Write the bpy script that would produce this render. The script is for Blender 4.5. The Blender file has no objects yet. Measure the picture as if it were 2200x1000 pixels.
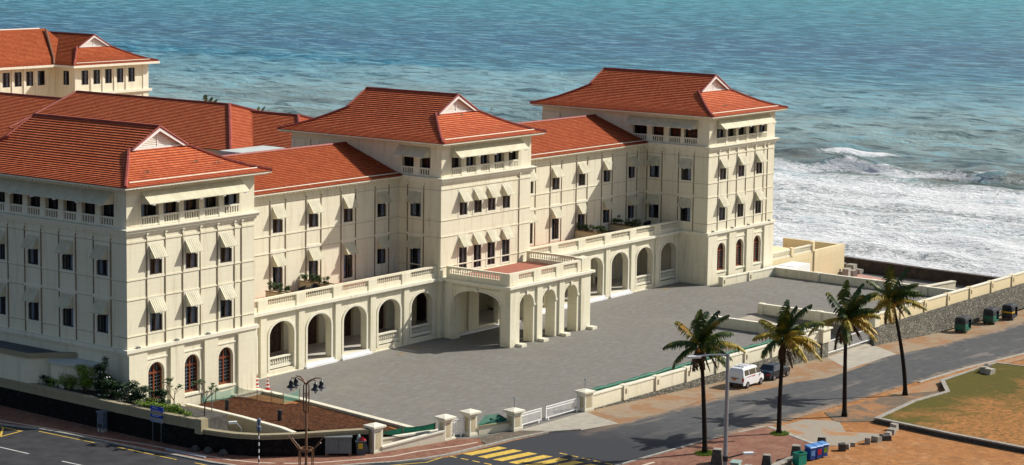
import bpy, bmesh, math, random
import numpy as np
from mathutils import Vector, Matrix
from mathutils.geometry import tessellate_polygon
R = math.radians
random.seed(7)
sc = bpy.context.scene
col = sc.collection

# ------------------------------------------------------------------ camera
cam_d = bpy.data.cameras.new('camera'); cam = bpy.data.objects.new('camera', cam_d); col.objects.link(cam)
YAW, PITCH, ROLL, FPX, PCY = 0.9261, 0.1162, 0.0133, 4594.74, 371.45
fw = Vector((math.sin(YAW)*math.cos(PITCH), math.cos(YAW)*math.cos(PITCH), -math.sin(PITCH)))
r0 = Vector((math.cos(YAW), -math.sin(YAW), 0)); u0 = r0.cross(fw)
rt = r0*math.cos(ROLL) + u0*math.sin(ROLL); up = -r0*math.sin(ROLL) + u0*math.cos(ROLL)
M = Matrix(((rt.x, up.x, -fw.x), (rt.y, up.y, -fw.y), (rt.z, up.z, -fw.z))).to_4x4()
M.translation = Vector((-116.807, -126.312, 40.556))
cam.matrix_world = M
cam_d.sensor_width = 36; cam_d.lens = FPX*36/2200; cam_d.shift_y = -(500-PCY)/2200
cam_d.clip_start = 1; cam_d.clip_end = 30000
sc.camera = cam

# ------------------------------------------------------------------ world and sun
EL = R(38); SD = Vector((0.857*math.cos(EL), -0.515*math.cos(EL), math.sin(EL))).normalized()
w = bpy.data.worlds.new('World'); sc.world = w; w.use_nodes = True
nt = w.node_tree; nt.nodes.clear()
sky = nt.nodes.new('ShaderNodeTexSky'); sky.sky_type = 'NISHITA'; sky.sun_disc = False
sky.sun_elevation = EL; sky.sun_rotation = math.atan2(SD.x, SD.y); sky.air_density = 1.0; sky.dust_density = 2.2; sky.ozone_density = 0.5
bg = nt.nodes.new('ShaderNodeBackground'); bg.inputs[1].default_value = 0.085
wo = nt.nodes.new('ShaderNodeOutputWorld'); nt.links.new(sky.outputs[0], bg.inputs[0]); nt.links.new(bg.outputs[0], wo.inputs[0])
sl = bpy.data.lights.new('sun', 'SUN'); sl.energy = 4.7; sl.angle = R(0.5); sl.color = (1, 0.955, 0.875)
so = bpy.data.objects.new('sun', sl); col.objects.link(so); so.rotation_euler = SD.to_track_quat('Z', 'Y').to_euler(); so.location = (60, -60, 80)
sc.view_settings.view_transform = 'Standard'; sc.view_settings.look = 'None'
sc.view_settings.exposure = 0.22; sc.view_settings.gamma = 1; sc.view_settings.use_curve_mapping = False
sc.cycles.max_bounces = 5; sc.cycles.diffuse_bounces = 3; sc.cycles.glossy_bounces = 2; sc.cycles.transparent_max_bounces = 8
sc.cycles.use_denoising = True

# ------------------------------------------------------------------ materials
MT = {}
def nodes(name, rough=0.8, spec=0.3):
    m = bpy.data.materials.new(name); m.use_nodes = True; t = m.node_tree
    b = t.nodes['Principled BSDF']; b.inputs['Roughness'].default_value = rough; b.inputs['Specular IOR Level'].default_value = spec
    MT[name] = m; return m, t, b
def N(t, k, **kw):
    n = t.nodes.new(k)
    for a, v in kw.items(): setattr(n, a, v)
    return n
def pos(t, scale=(1, 1, 1), rot=(0, 0, 0), src='pos'):
    g = N(t, 'ShaderNodeNewGeometry') if src == 'pos' else N(t, 'ShaderNodeTexCoord')
    mp = N(t, 'ShaderNodeMapping'); mp.inputs['Scale'].default_value = scale; mp.inputs['Rotation'].default_value = rot
    t.links.new(g.outputs['Position'] if src == 'pos' else g.outputs[src], mp.inputs[0]); return mp.outputs[0]
def noise(t, vec, s, det=4, rg=0.55, dist=0):
    n = N(t, 'ShaderNodeTexNoise'); n.inputs['Scale'].default_value = s; n.inputs['Detail'].default_value = det
    n.inputs['Roughness'].default_value = rg; n.inputs['Distortion'].default_value = dist
    t.links.new(vec, n.inputs['Vector']); return n.outputs['Fac']
def ramp(t, fac, stops):
    r = N(t, 'ShaderNodeValToRGB'); e = r.color_ramp.elements
    while len(e) < len(stops): e.new(0.5)
    for i, (p, c) in enumerate(stops):
        e[i].position = p; e[i].color = (*c, 1) if len(c) == 3 else c
    t.links.new(fac, r.inputs[0]); return r.outputs[0]
def mix(t, fac, a, b, mode='MIX'):
    m = N(t, 'ShaderNodeMix', data_type='RGBA', blend_type=mode)
    for s, v in ((0, fac), (6, a), (7, b)):
        if hasattr(v, 'is_output') or isinstance(v, bpy.types.NodeSocket): t.links.new(v, m.inputs[s])
        else: m.inputs[s].default_value = v if s == 0 else (*v, 1)
    return m.outputs[2]
def math_(t, op, a, b=0.0, c=0.0):
    m = N(t, 'ShaderNodeMath', operation=op)
    for i, v in enumerate((a, b, c)):
        if isinstance(v, bpy.types.NodeSocket): t.links.new(v, m.inputs[i])
        else: m.inputs[i].default_value = v
    return m.outputs[0]
def bump(t, b, h, strength=0.3, dist=0.02):
    n = N(t, 'ShaderNodeBump'); n.inputs['Strength'].default_value = strength; n.inputs['Distance'].default_value = dist
    t.links.new(h, n.inputs['Height']); t.links.new(n.outputs[0], b.inputs['Normal'])
def simple(name, c, rough=0.7, var=0.15, s=3, spec=0.3, metal=0, b_=0.0, src='pos'):
    m, t, b = nodes(name, rough, spec); b.inputs['Metallic'].default_value = metal
    f = noise(t, pos(t, src=src), s, 5)
    t.links.new(ramp(t, f, [(0.3, tuple(x*(1-var) for x in c)), (0.7, tuple(min(1, x*(1+var)) for x in c))]), b.inputs['Base Color'])
    if b_: bump(t, b, noise(t, pos(t, src=src), s*6, 4), b_, 0.03)
    return m
def sep(t, src='pos'):
    g = N(t, 'ShaderNodeNewGeometry'); s = N(t, 'ShaderNodeSeparateXYZ'); t.links.new(g.outputs['Position'], s.inputs[0]); return s.outputs

def plaster(name, c, stain=0.55):
    m, t, b = nodes(name, 0.85, 0.15)
    v = pos(t); big = noise(t, v, 0.35, 4); fine = noise(t, v, 2.2, 6, .6)
    streak = noise(t, pos(t, (1.6, 1.6, 0.12)), 1.4, 5, .6)
    c1 = mix(t, math_(t, 'MULTIPLY', ramp(t, streak, [(0.52, (0, 0, 0)), (0.75, (1, 1, 1))]), stain), c, (c[0]*.72, c[1]*.66, c[2]*.55))
    c2 = mix(t, math_(t, 'MULTIPLY', fine, 0.3), c1, (c[0]*.82, c[1]*.8, c[2]*.76))
    c3 = mix(t, math_(t, 'MULTIPLY', ramp(t, big, [(0.35, (0, 0, 0)), (0.7, (1, 1, 1))]), 0.22), c2, (c[0]*.9, c[1]*.85, c[2]*.74))
    gr_ = noise(t, pos(t, (1.6, 1.6, .16)), 1.0, 4, .6); c3 = mix(t, ramp(t, gr_, [(.56, (0, 0, 0)), (.70, (.38, .38, .38))]), c3, (c[0]*.55, c[1]*.5, c[2]*.42))
    z = sep(t)[2]; c3 = mix(t, ramp(t, math_(t, 'ADD', math_(t, 'MULTIPLY', z, .5), math_(t, 'MULTIPLY', fine, 1.0)), [(.45, (.35, .35, .35)), (.9, (0, 0, 0))]), c3, (c[0]*.6, c[1]*.57, c[2]*.5)); fr = math_(t, 'FRACT', math_(t, 'MULTIPLY', z, 1.45)); ln = math_(t, 'LESS_THAN', fr, 0.05)
    c4 = mix(t, math_(t, 'MULTIPLY', ln, 0.16), c3, (c[0]*.5, c[1]*.46, c[2]*.4))
    t.links.new(c4, b.inputs['Base Color']); bump(t, b, noise(t, v, 9, 4), 0.12, 0.02); return m
plaster('cream_plaster', (0.775, 0.735, 0.575)); plaster('yellow_plaster', (0.78, 0.67, 0.43), .25)
plaster('pale_trim', (0.79, 0.76, 0.63), .2); plaster('weathered_coping', (0.34, 0.30, 0.20), .9)
plaster('tan_plaster', (0.56, 0.49, 0.33), .3)
simple('white_paint', (0.8, 0.8, 0.78), .5, .06)
simple('awning', (0.70, 0.66, 0.50), .6, .1, 2)
simple('pipe_brown', (0.42, 0.34, 0.22), .7, .3, 1.5)
simple('groove_brown', (0.21, 0.165, 0.10), .8, .3, 1.5)
simple('frame_brown', (0.055, 0.035, 0.028), .4, .2)
simple('frame_dark', (0.018, 0.02, 0.028), .4, .2)
simple('frame_red', (0.20, 0.055, 0.025), .45, .25)
simple('curtain', (0.42, 0.46, 0.52), .8, .2, 6)
simple('dark_room', (0.012, 0.012, 0.014), .9, .1)
simple('door_wood', (0.07, 0.03, 0.02), .5, .4, 3)
simple('floor_tile', (0.62, 0.60, 0.53), .3, .08, 1, .5)
simple('marble_step', (0.80, 0.80, 0.80), .35, .08, 2, .5)
simple('terrace_tile', (0.36, 0.13, 0.085), .8, .15, 1.5)
simple('ridge_tile', (0.27, 0.055, 0.038), .6, .3, 2)
simple('flat_roof', (0.50, 0.53, 0.50), .9, .12, .6)
simple('grey_roof', (0.10, 0.105, 0.11), .9, .3, .8)
simple('asphalt', (0.036, 0.037, 0.041), .85, .35, .7, b_=.3)
simple('kerb_stone', (0.33, 0.32, 0.28), .9, .25, 3)
simple('concrete', (0.36, 0.33, 0.27), .9, .15, 1.2)
simple('pale_concrete', (0.36, 0.32, 0.25), .9, .15, .7)
simple('yellow_paint', (0.62, 0.42, 0.07), .7, .3, 4)
simple('white_marking', (0.6, 0.6, 0.58), .7, .2, 4)
simple('cream_line', (0.55, 0.45, 0.36), .8, .15, 2)
simple('iron_brown', (0.20, 0.10, 0.05), .45, .25, 4, .5)
simple('black_metal', (0.012, 0.014, 0.02), .35, .2, 4, .5)
simple('grey_metal', (0.28, 0.32, 0.37), .4, .1, 3, .5, .5)
simple('cabinet_grey', (0.16, 0.18, 0.18), .5, .1, 3)
simple('cabinet_blue', (0.09, 0.12, 0.16), .6, .2, 3)
simple('cabinet_green', (0.28, 0.38, 0.34), .5, .1, 3)
simple('bin_blue', (0.012, 0.075, 0.36), .4, .1, 3, .5); simple('bin_lid_blue', (0.10, 0.26, 0.55), .4, .1, 3, .5)
simple('bin_green', (0.0, 0.24, 0.17), .4, .1, 3, .5); simple('bin_grey', (0.07, 0.085, 0.10), .5, .1, 3)
simple('sign_blue', (0.01, 0.05, 0.42), .5, .08); simple('label_yellow', (0.62, 0.42, 0.03), .6, .1)
simple('cone_red', (0.50, 0.02, 0.03), .5, .1); simple('cone_orange', (0.48, 0.07, 0.03), .6, .1)
simple('stone_dark', (0.075, 0.07, 0.062), .9, .4, 3, b_=.5); simple('stone_grey', (0.30, 0.28, 0.24), .9, .3, 4, b_=.5)
simple('palm_trunk', (0.045, 0.036, 0.03), .9, .35, 4, b_=.6, src='Object')
simple('coconut', (0.42, 0.20, 0.03), .5, .2, 4); simple('twig', (0.09, 0.065, 0.05), .9, .3, 5)
simple('dead_leaf', (0.075, 0.045, 0.022), .8, .5, 2, src='Object')
simple('tyre', (0.012, 0.012, 0.012), .8, .1); simple('hub', (0.35, 0.35, 0.36), .35, .1, metal=.6)
simple('van_white', (0.72, 0.73, 0.74), .25, .04, 2, .5); simple('car_blue', (0.006, 0.012, 0.026), .25, .05, 2, .5)
simple('tuk_green', (0.0, 0.115, 0.075), .35, .15, 3, .5); simple('tuk_roof', (0.018, 0.025, 0.038), .45, .2, 3, .5)
simple('tuk_yellow', (0.60, 0.34, 0.01), .5, .1); simple('lamp_red', (0.25, 0.01, 0.01), .3, .1); simple('plate_orange', (0.55, 0.17, 0.01), .5, .05)
simple('stripe_red', (0.42, 0.02, 0.03), .4, .05)
simple('skin', (0.17, 0.08, 0.05), .6, .05); simple('shirt_white', (0.7, 0.7, 0.72), .8, .05); simple('trousers', (0.01, 0.012, 0.02), .8, .1); simple('hair', (0.01, 0.008, 0.008), .6, .1)
simple('wicker', (0.012, 0.014, 0.02), .6, .3, 6)
simple('light_lamp', (0.68, 0.72, 0.74), .4, .05)
simple('seawall_stone', (0.055, 0.042, 0.034), .9, .4, 1.5, b_=.5)
simple('pink_slab', (0.46, 0.25, 0.21), .9, .15, .8)
simple('yard_concrete', (0.20, 0.185, 0.165), .9, .15, .5)
simple('metal_strip', (0.38, 0.42, 0.5), .4, .1, metal=.3)
def glassm():
    m, t, b = nodes('window_glass', 0.08, 0.5); t.nodes.remove(b)
    tr = N(t, 'ShaderNodeBsdfTransparent'); tr.inputs[0].default_value = (0.62, 0.68, 0.75, 1); gl = N(t, 'ShaderNodeBsdfGlossy'); gl.inputs['Roughness'].default_value = .05
    fr = N(t, 'ShaderNodeLayerWeight'); fr.inputs[0].default_value = .5; ms = N(t, 'ShaderNodeMixShader')
    t.links.new(math_(t, 'ADD', math_(t, 'MULTIPLY', math_(t, 'POWER', fr.outputs['Facing'], 4.0), .6), .05), ms.inputs[0]); t.links.new(tr.outputs[0], ms.inputs[1]); t.links.new(gl.outputs[0], ms.inputs[2])
    t.links.new(ms.outputs[0], t.nodes['Material Output'].inputs[0])
    m2, t2, b2 = nodes('dark_glass', 0.06, 0.6); b2.inputs['Base Color'].default_value = (0.008, 0.011, 0.018, 1)
glassm()
def awn():
    m, t, b = nodes('ribbed_awning', .6, .3)
    g = N(t, 'ShaderNodeUVMap'); s = N(t, 'ShaderNodeSeparateXYZ'); t.links.new(g.outputs[0], s.inputs[0])
    fr = math_(t, 'FRACT', math_(t, 'MULTIPLY', s.outputs[0], 1/0.19)); pp = math_(t, 'PINGPONG', fr, 0.5)
    f = noise(t, pos(t), 1.3, 4); st = noise(t, pos(t, (3, 3, .5)), 1.5, 4)
    c = ramp(t, f, [(0.3, (0.52, 0.49, 0.35)), (0.7, (0.68, 0.65, 0.48))])
    c = mix(t, ramp(t, st, [(.58, (0, 0, 0)), (.75, (.55, .55, .55))]), c, (0.40, 0.33, 0.20))
    c = mix(t, ramp(t, pp, [(0.08, (.42, .42, .42)), (0.2, (0, 0, 0))]), c, (0.32, 0.28, 0.19))
    t.links.new(c, b.inputs['Base Color']); bump(t, b, pp, 0.8, 0.05)
awn()
def tile(name, c1, c2, c3):
    m, t, b = nodes(name, .75, .2)
    g = N(t, 'ShaderNodeUVMap'); s = N(t, 'ShaderNodeSeparateXYZ'); t.links.new(g.outputs[0], s.inputs[0])
    u = math_(t, 'MULTIPLY', s.outputs[0], 1/0.24); v = math_(t, 'MULTIPLY', s.outputs[1], 1/0.34)
    cb = N(t, 'ShaderNodeCombineXYZ'); t.links.new(math_(t, 'FLOOR', math_(t, 'ADD', u, math_(t, 'MULTIPLY', math_(t, 'FLOOR', v), .5))), cb.inputs[0]); t.links.new(math_(t, 'FLOOR', v), cb.inputs[1])
    wn = N(t, 'ShaderNodeTexWhiteNoise'); t.links.new(cb.outputs[0], wn.inputs[0])
    big = noise(t, pos(t), 0.45, 5, .6)
    c = ramp(t, wn.outputs[0], [(0.0, c1), (0.5, c2), (1.0, c3)])
    c = mix(t, ramp(t, big, [(.3, (.22, .22, .22)), (.6, (0, 0, 0))]), c, tuple(x*.6 for x in c2))
    ws = noise(t, pos(t, (1, 1, .4)), 1.1, 6, .7); c = mix(t, ramp(t, ws, [(.58, (0, 0, 0)), (.72, (.45, .45, .45))]), c, (.20, .075, .04))
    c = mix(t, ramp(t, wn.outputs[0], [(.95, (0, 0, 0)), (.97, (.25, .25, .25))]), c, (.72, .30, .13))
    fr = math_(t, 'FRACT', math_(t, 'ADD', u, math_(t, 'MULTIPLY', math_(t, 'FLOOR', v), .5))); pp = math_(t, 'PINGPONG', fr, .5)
    c = mix(t, ramp(t, pp, [(0.05, (.7, .7, .7)), (0.22, (0, 0, 0))]), c, (0.15, 0.022, 0.012)); ed = ramp(t, math_(t, 'FRACT', v), [(.0, (.7, .7, .7)), (.10, (.5, .5, .5)), (.24, (0, 0, 0))]); c = mix(t, ed, c, (0.13, 0.014, 0.008))  # shade of the course steps painted as a dark band along each lower edge
    t.links.new(c, b.inputs['Base Color'])
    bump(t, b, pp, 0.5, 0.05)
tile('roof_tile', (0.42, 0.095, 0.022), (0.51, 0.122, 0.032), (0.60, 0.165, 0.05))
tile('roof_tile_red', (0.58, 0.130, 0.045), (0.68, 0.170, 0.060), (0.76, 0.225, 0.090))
def pavers():
    m, t, b = nodes('grey_pavers', .85, .2)
    v = pos(t, rot=(0, 0, .03)); br = N(t, 'ShaderNodeTexBrick'); br.inputs['Scale'].default_value = 1
    br.inputs['Brick Width'].default_value = .24; br.inputs['Row Height'].default_value = .12; br.inputs['Mortar Size'].default_value = .012
    br.inputs['Color1'].default_value = (.066, .088, .112, 1); br.inputs['Color2'].default_value = (.112, .144, .178, 1); br.inputs['Mortar'].default_value = (.10, .10, .10, 1); br.inputs['Bias'].default_value = 0
    t.links.new(v, br.inputs['Vector'])
    mid = noise(t, pos(t, (1, 1, 1)), 2.2, 7, .75); big = noise(t, pos(t), .13, 5, .6)
    c = mix(t, ramp(t, mid, [(.42, (1, 1, 1)), (.54, (0, 0, 0))]), br.outputs[0], (.045, .056, .070))
    m3 = noise(t, pos(t, (.6, 1.2, 1)), 1.5, 7, .75); c = mix(t, ramp(t, m3, [(.47, (0, 0, 0)), (.58, (.85, .85, .85))]), c, (.165, .20, .232))
    m4 = noise(t, pos(t, (1.1, .5, 1), (0, 0, .5)), .33, 5, .6); c = mix(t, ramp(t, m4, [(.35, (.5, .5, .5)), (.5, (0, 0, 0))]), c, (.07, .08, .092))
    c = mix(t, ramp(t, big, [(.55, (0, 0, 0)), (.7, (.4, .4, .4))]), c, (.25, .225, .18))
    oil = noise(t, pos(t), .8, 3, .5); c = mix(t, ramp(t, oil, [(.70, (0, 0, 0)), (.76, (.7, .7, .7))]), c, (.045, .05, .055))
    wv = noise(t, pos(t, (.12, 1, 1), (0, 0, .12)), .9, 4, .6); c = mix(t, ramp(t, wv, [(.56, (0, 0, 0)), (.66, (.4, .4, .4))]), c, (.06, .07, .082))
    s = sep(t)
    edge = ramp(t, math_(t, 'ADD', math_(t, 'MULTIPLY', s[0], 0.05), math_(t, 'MULTIPLY', noise(t, v, .5, 4), .7)), [(1.05, (.6, .6, .6)), (1.3, (0, 0, 0))])
    edge2 = ramp(t, math_(t, 'ADD', math_(t, 'MULTIPLY', s[1], 0.25), math_(t, 'MULTIPLY', noise(t, v, .6, 4), 1.5)), [(0.9, (0, 0, 0)), (1.0, (.45, .45, .45))])
    c = mix(t, edge, c, (.24, .215, .17)); c = mix(t, edge2, c, (.21, .20, .18))
    t.links.new(c, b.inputs['Base Color']); bump(t, b, br.outputs['Fac'], -.2, .01)
pavers()
def rubble(name, cs, mort, s=2.2):
    m, t, b = nodes(name, .9, .15); v = pos(t, (1, 1, 1.25))
    vo = N(t, 'ShaderNodeTexVoronoi', feature='DISTANCE_TO_EDGE'); vo.inputs['Scale'].default_value = s; t.links.new(v, vo.inputs['Vector'])
    vc = N(t, 'ShaderNodeTexVoronoi'); vc.inputs['Scale'].default_value = s; t.links.new(v, vc.inputs['Vector'])
    sx = N(t, 'ShaderNodeSeparateXYZ'); t.links.new(vc.outputs['Color'], sx.inputs[0])
    c = ramp(t, sx.outputs[0], [(0, cs[0]), (.5, cs[1]), (1, cs[2])])
    c = mix(t, ramp(t, vo.outputs[0], [(.04, (1, 1, 1)), (.09, (0, 0, 0))]), c, mort)
    t.links.new(c, b.inputs['Base Color']); bump(t, b, ramp(t, vo.outputs[0], [(0, (0, 0, 0)), (.15, (1, 1, 1))]), .7, .06)
rubble('rubble_stone', [(.12, .12, .10), (.19, .18, .15), (.28, .26, .21)], (.09, .085, .07), 3.0)
rubble('dark_rubble', [(.006, .006, .006), (.010, .009, .009), (.016, .014, .013)], (.005, .005, .005), 1.8)
def road():
    m, t, b = nodes('worn_asphalt', .85, .2); v = pos(t)
    a = noise(t, v, 1.2, 6, .65); st = noise(t, pos(t, (.18, 1, 1)), .7, 6, .6, .6); big = noise(t, v, .16, 4)
    c = ramp(t, a, [(.3, (.058, .060, .062)), (.7, (.092, .094, .095))])
    c = mix(t, ramp(t, st, [(.55, (0, 0, 0)), (.72, (.6, .6, .6))]), c, (.25, .22, .18))
    s = sep(t)
    sd = math_(t, 'ABSOLUTE', math_(t, 'ADD', s[1], 35.0)); e = math_(t, 'ADD', sd, math_(t, 'MULTIPLY', noise(t, v, .7, 5, .7), 3.4))
    c = mix(t, ramp(t, math_(t, 'MULTIPLY', e, .1), [(.53, (0, 0, 0)), (.63, (.8, .8, .8))]), c, (.34, .235, .15))
    # fresh dark tarmac near the crossing
    n2 = math_(t, 'ADD', s[0], math_(t, 'MULTIPLY', noise(t, v, .4, 4), 9.0))
    c = mix(t, ramp(t, math_(t, 'MULTIPLY', n2, .02), [(.5, (1, 1, 1)), (.66, (0, 0, 0))]), c, (.042, .044, .05))
    t.links.new(c, b.inputs['Base Color']); bump(t, b, noise(t, v, 14, 4), .3, .02)
road()
def sand():
    m, t, b = nodes('sandy_ground', .95, .1); v = pos(t)
    a = noise(t, v, .35, 6, .6); f = noise(t, v, 1.6, 8, .8)
    c = ramp(t, a, [(.3, (.33, .145, .05)), (.5, (.40, .18, .065)), (.70, (.43, .25, .13))])
    c = mix(t, ramp(t, f, [(.42, (.75, .75, .75)), (.58, (0, 0, 0))]), c, (.21, .10, .042))
    g = noise(t, v, .5, 6, .7, .5); c = mix(t, ramp(t, g, [(.60, (0, 0, 0)), (.72, (.5, .5, .5))]), c, (.15, .115, .04))
    t.links.new(c, b.inputs['Base Color']); bump(t, b, noise(t, v, 7, 5), .5, .05)
sand()
def mixed(name, a_, b_, s_, th, c=None, rough=.95):
    m, t, b = nodes(name, rough, .1); v = pos(t); n1 = noise(t, v, s_, 7, .7, .5); f = noise(t, v, s_*9, 5, .75)
    c_ = mix(t, ramp(t, n1, [(th-.05, (0, 0, 0)), (th+.05, (1, 1, 1))]), a_, b_); c_ = mix(t, math_(t, 'MULTIPLY', f, .6), c_, tuple(x*.5 for x in a_))
    if c: c_ = mix(t, ramp(t, noise(t, v, s_*2.3, 6, .7), [(.58, (0, 0, 0)), (.64, (.8, .8, .8))]), c_, c)
    t.links.new(c_, b.inputs['Base Color']); bump(t, b, f, .6, .04)
mixed('dusty_verge', (.34, .26, .175), (.33, .175, .085), .35, .52, (.30, .26, .21))
mixed('gravel', (.14, .125, .10), (.20, .15, .11), 1.2, .5, (.34, .30, .24))
mixed('cement_sand', (.36, .32, .26), (.44, .21, .08), .3, .56)
mixed('tarmac_sand', (.17, .135, .10), (.40, .20, .09), .35, .54)
mixed('brown_path', (.38, .25, .15), (.42, .20, .09), .4, .55, (.32, .27, .2))
def lawnm():
    m, t, b = nodes('dry_lawn', .95, .1); v = pos(t)
    a = noise(t, v, .22, 6, .65, .6); f = noise(t, v, 5, 5, .7)
    s = sep(t); k = math_(t, 'ADD', math_(t, 'MULTIPLY', s[1], .055), math_(t, 'MULTIPLY', a, 1.5))
    k = math_(t, 'ADD', k, 2.35)
    c = mix(t, ramp(t, math_(t, 'SUBTRACT', k, .1), [(.12, (0, 0, 0)), (.48, (1, 1, 1))]), (.40, .175, .06), (.095, .088, .016))
    f = noise(t, v, 2.2, 8, .8); c = mix(t, ramp(t, f, [(.42, (.8, .8, .8)), (.58, (0, 0, 0))]), c, (.085, .065, .018))
    t.links.new(c, b.inputs['Base Color']); bump(t, b, f, .5, .05)
lawnm()
def soilm():
    m, t, b = nodes('red_soil', .95, .1); v = pos(t); f = noise(t, v, 3.5, 8, .8)
    c = ramp(t, f, [(.32, (.012, .006, .004)), (.48, (.06, .022, .010)), (.60, (.145, .056, .022)), (.72, (.36, .22, .13))])
    t.links.new(c, b.inputs['Base Color']); bump(t, b, noise(t, v, 4.5, 8, .8), 1, .14)
soilm()
def brickp():
    m, t, b = nodes('brick_paving', .85, .15)
    br = N(t, 'ShaderNodeTexBrick'); br.inputs['Scale'].default_value = 1; br.inputs['Brick Width'].default_value = .4; br.inputs['Row Height'].default_value = .2; br.inputs['Mortar Size'].default_value = .015
    br.inputs['Color1'].default_value = (.165, .07, .048, 1); br.inputs['Color2'].default_value = (.25, .11, .072, 1); br.inputs['Mortar'].default_value = (.22, .13, .09, 1)
    t.links.new(pos(t, rot=(0, 0, .1)), br.inputs['Vector']); f = noise(t, pos(t), .8, 5)
    t.links.new(mix(t, ramp(t, f, [(.45, (0, 0, 0)), (.7, (.5, .5, .5))]), br.outputs[0], (.33, .20, .13)), b.inputs['Base Color'])
brickp()
def netm(name, c, a):
    m, t, b = nodes(name, .7, .2); b.inputs['Base Color'].default_value = (*c, 1); b.inputs['Alpha'].default_value = a
netm('green_net', (.10, .30, .22), .55); simple('green_sheet', (.0, .105, .06), .6, .3, 3)
simple('plastic_glass', (.6, .6, .55), .1, .02)
def leafm(name, c1, c2, c3=None, s=.9):
    m, t, b = nodes(name, .55, .3); f = noise(t, pos(t, src='Object'), s, 3, .6)
    t.links.new(ramp(t, f, [(.35, c1), (.55, c2), (.68, c3 or c2)]), b.inputs['Base Color'])
    b.inputs['Subsurface Weight'].default_value = 0.0
leafm('palm_green', (.018, .045, .008), (.06, .095, .014), (.24, .20, .02), .9)
leafm('palm_yellow', (.22, .19, .015), (.38, .27, .03), (.42, .20, .03), 1.2)
leafm('bush_bright', (.10, .19, .015), (.20, .30, .03), (.27, .33, .06), 2)
leafm('bush_dark', (.008, .028, .008), (.016, .05, .014), (.03, .08, .02), 2)
leafm('frangipani_green', (.03, .06, .015), (.06, .11, .03), None, 2)
simple('petal', (.75, .75, .72), .6, .03)

def sea():
    m, t, b = nodes('sea_water', .25, .26); b.inputs['IOR'].default_value = 1.33
    s = sep(t); v = pos(t); L = t.links.new
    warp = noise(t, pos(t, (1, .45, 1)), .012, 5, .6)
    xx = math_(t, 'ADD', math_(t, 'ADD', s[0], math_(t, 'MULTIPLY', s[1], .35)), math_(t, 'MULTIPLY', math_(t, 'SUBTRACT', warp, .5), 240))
    base = ramp(t, math_(t, 'MULTIPLY', xx, 1/1500), [(.14, (.22, .22, .18)), (.18, (.28, .33, .30)), (.235, (.38, .52, .50)), (.31, (.25, .46, .52)), (.36, (.03, .24, .37)), (.44, (.0, .13, .28)), (.56, (.0, .20, .32)), (.85, (.0, .32, .40))])  # pale band near shore: sky glitter on the water painted into the colour
    pt = noise(t, pos(t, (1, .3, 1)), .03, 6, .65)
    base = mix(t, ramp(t, pt, [(.50, (0, 0, 0)), (.68, (.5, .5, .5))]), base, (.04, .17, .24))
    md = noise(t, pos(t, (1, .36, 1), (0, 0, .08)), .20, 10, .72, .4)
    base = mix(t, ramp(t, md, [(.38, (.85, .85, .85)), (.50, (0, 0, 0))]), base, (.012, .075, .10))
    base = mix(t, ramp(t, md, [(.50, (0, 0, 0)), (.60, (.6, .6, .6))]), base, (.30, .64, .74))  # dark wave troughs and lighter crests are painted into the water colour
    mud = noise(t, pos(t, (1, .35, 1)), .05, 4, .6)
    nearf = ramp(t, math_(t, 'MULTIPLY', s[0], 1/1000), [(.25, (.5, .5, .5)), (.38, (0, 0, 0))])
    base = mix(t, mix(t, 1.0, nearf, ramp(t, mud, [(.48, (0, 0, 0)), (.6, (1, 1, 1))]), 'MULTIPLY'), base, (.14, .12, .085))
    # foam: attribute laid down by the wave shapes (surf zone, crests) broken up by lacy noise
    at = N(t, 'ShaderNodeAttribute'); at.attribute_name = 'foam'
    lace = noise(t, pos(t, (1, .5, 1)), 1.1, 9, .74, 1.6); fine = noise(t, pos(t, (1, .6, 1)), 4.0, 6, .75, .5)
    lc = math_(t, 'ADD', math_(t, 'MULTIPLY', lace, .75), math_(t, 'MULTIPLY', fine, .25))
    fm = math_(t, 'ADD', math_(t, 'MULTIPLY', lc, 2.6), math_(t, 'ADD', math_(t, 'MULTIPLY', at.outputs['Fac'], 1.7), -2.2))
    fk = ramp(t, fm, [(.0, (0, 0, 0)), (.42, (1, 1, 1))])
    cap = noise(t, pos(t, (1, .4, 1)), .2, 8, .72); capm = ramp(t, cap, [(.715, (0, 0, 0)), (.75, (.7, .7, .7))])
    fk = mix(t, 1.0, fk, capm, 'LIGHTEN')
    shade = ramp(t, lace, [(.35, (.74, .79, .83)), (.55, (.93, .94, .94))])
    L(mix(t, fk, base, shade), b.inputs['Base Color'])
    rr = N(t, 'ShaderNodeMapRange'); L(fk, rr.inputs[0]); rr.inputs[3].default_value = .22; rr.inputs[4].default_value = .95; L(rr.outputs[0], b.inputs['Roughness'])
    h1 = noise(t, pos(t, (1, .42, 1), (0, 0, .10)), .28, 8, .74); h2 = noise(t, pos(t, (1, .5, 1), (0, 0, -.2)), .9, 6, .68)
    hh = math_(t, 'ADD', math_(t, 'MULTIPLY', h1, 3.2), math_(t, 'MULTIPLY', h2, .7)); hh = math_(t, 'ADD', hh, math_(t, 'MULTIPLY', fk, .08))
    bump(t, b, hh, 0.85, 1.0)
sea()

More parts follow.
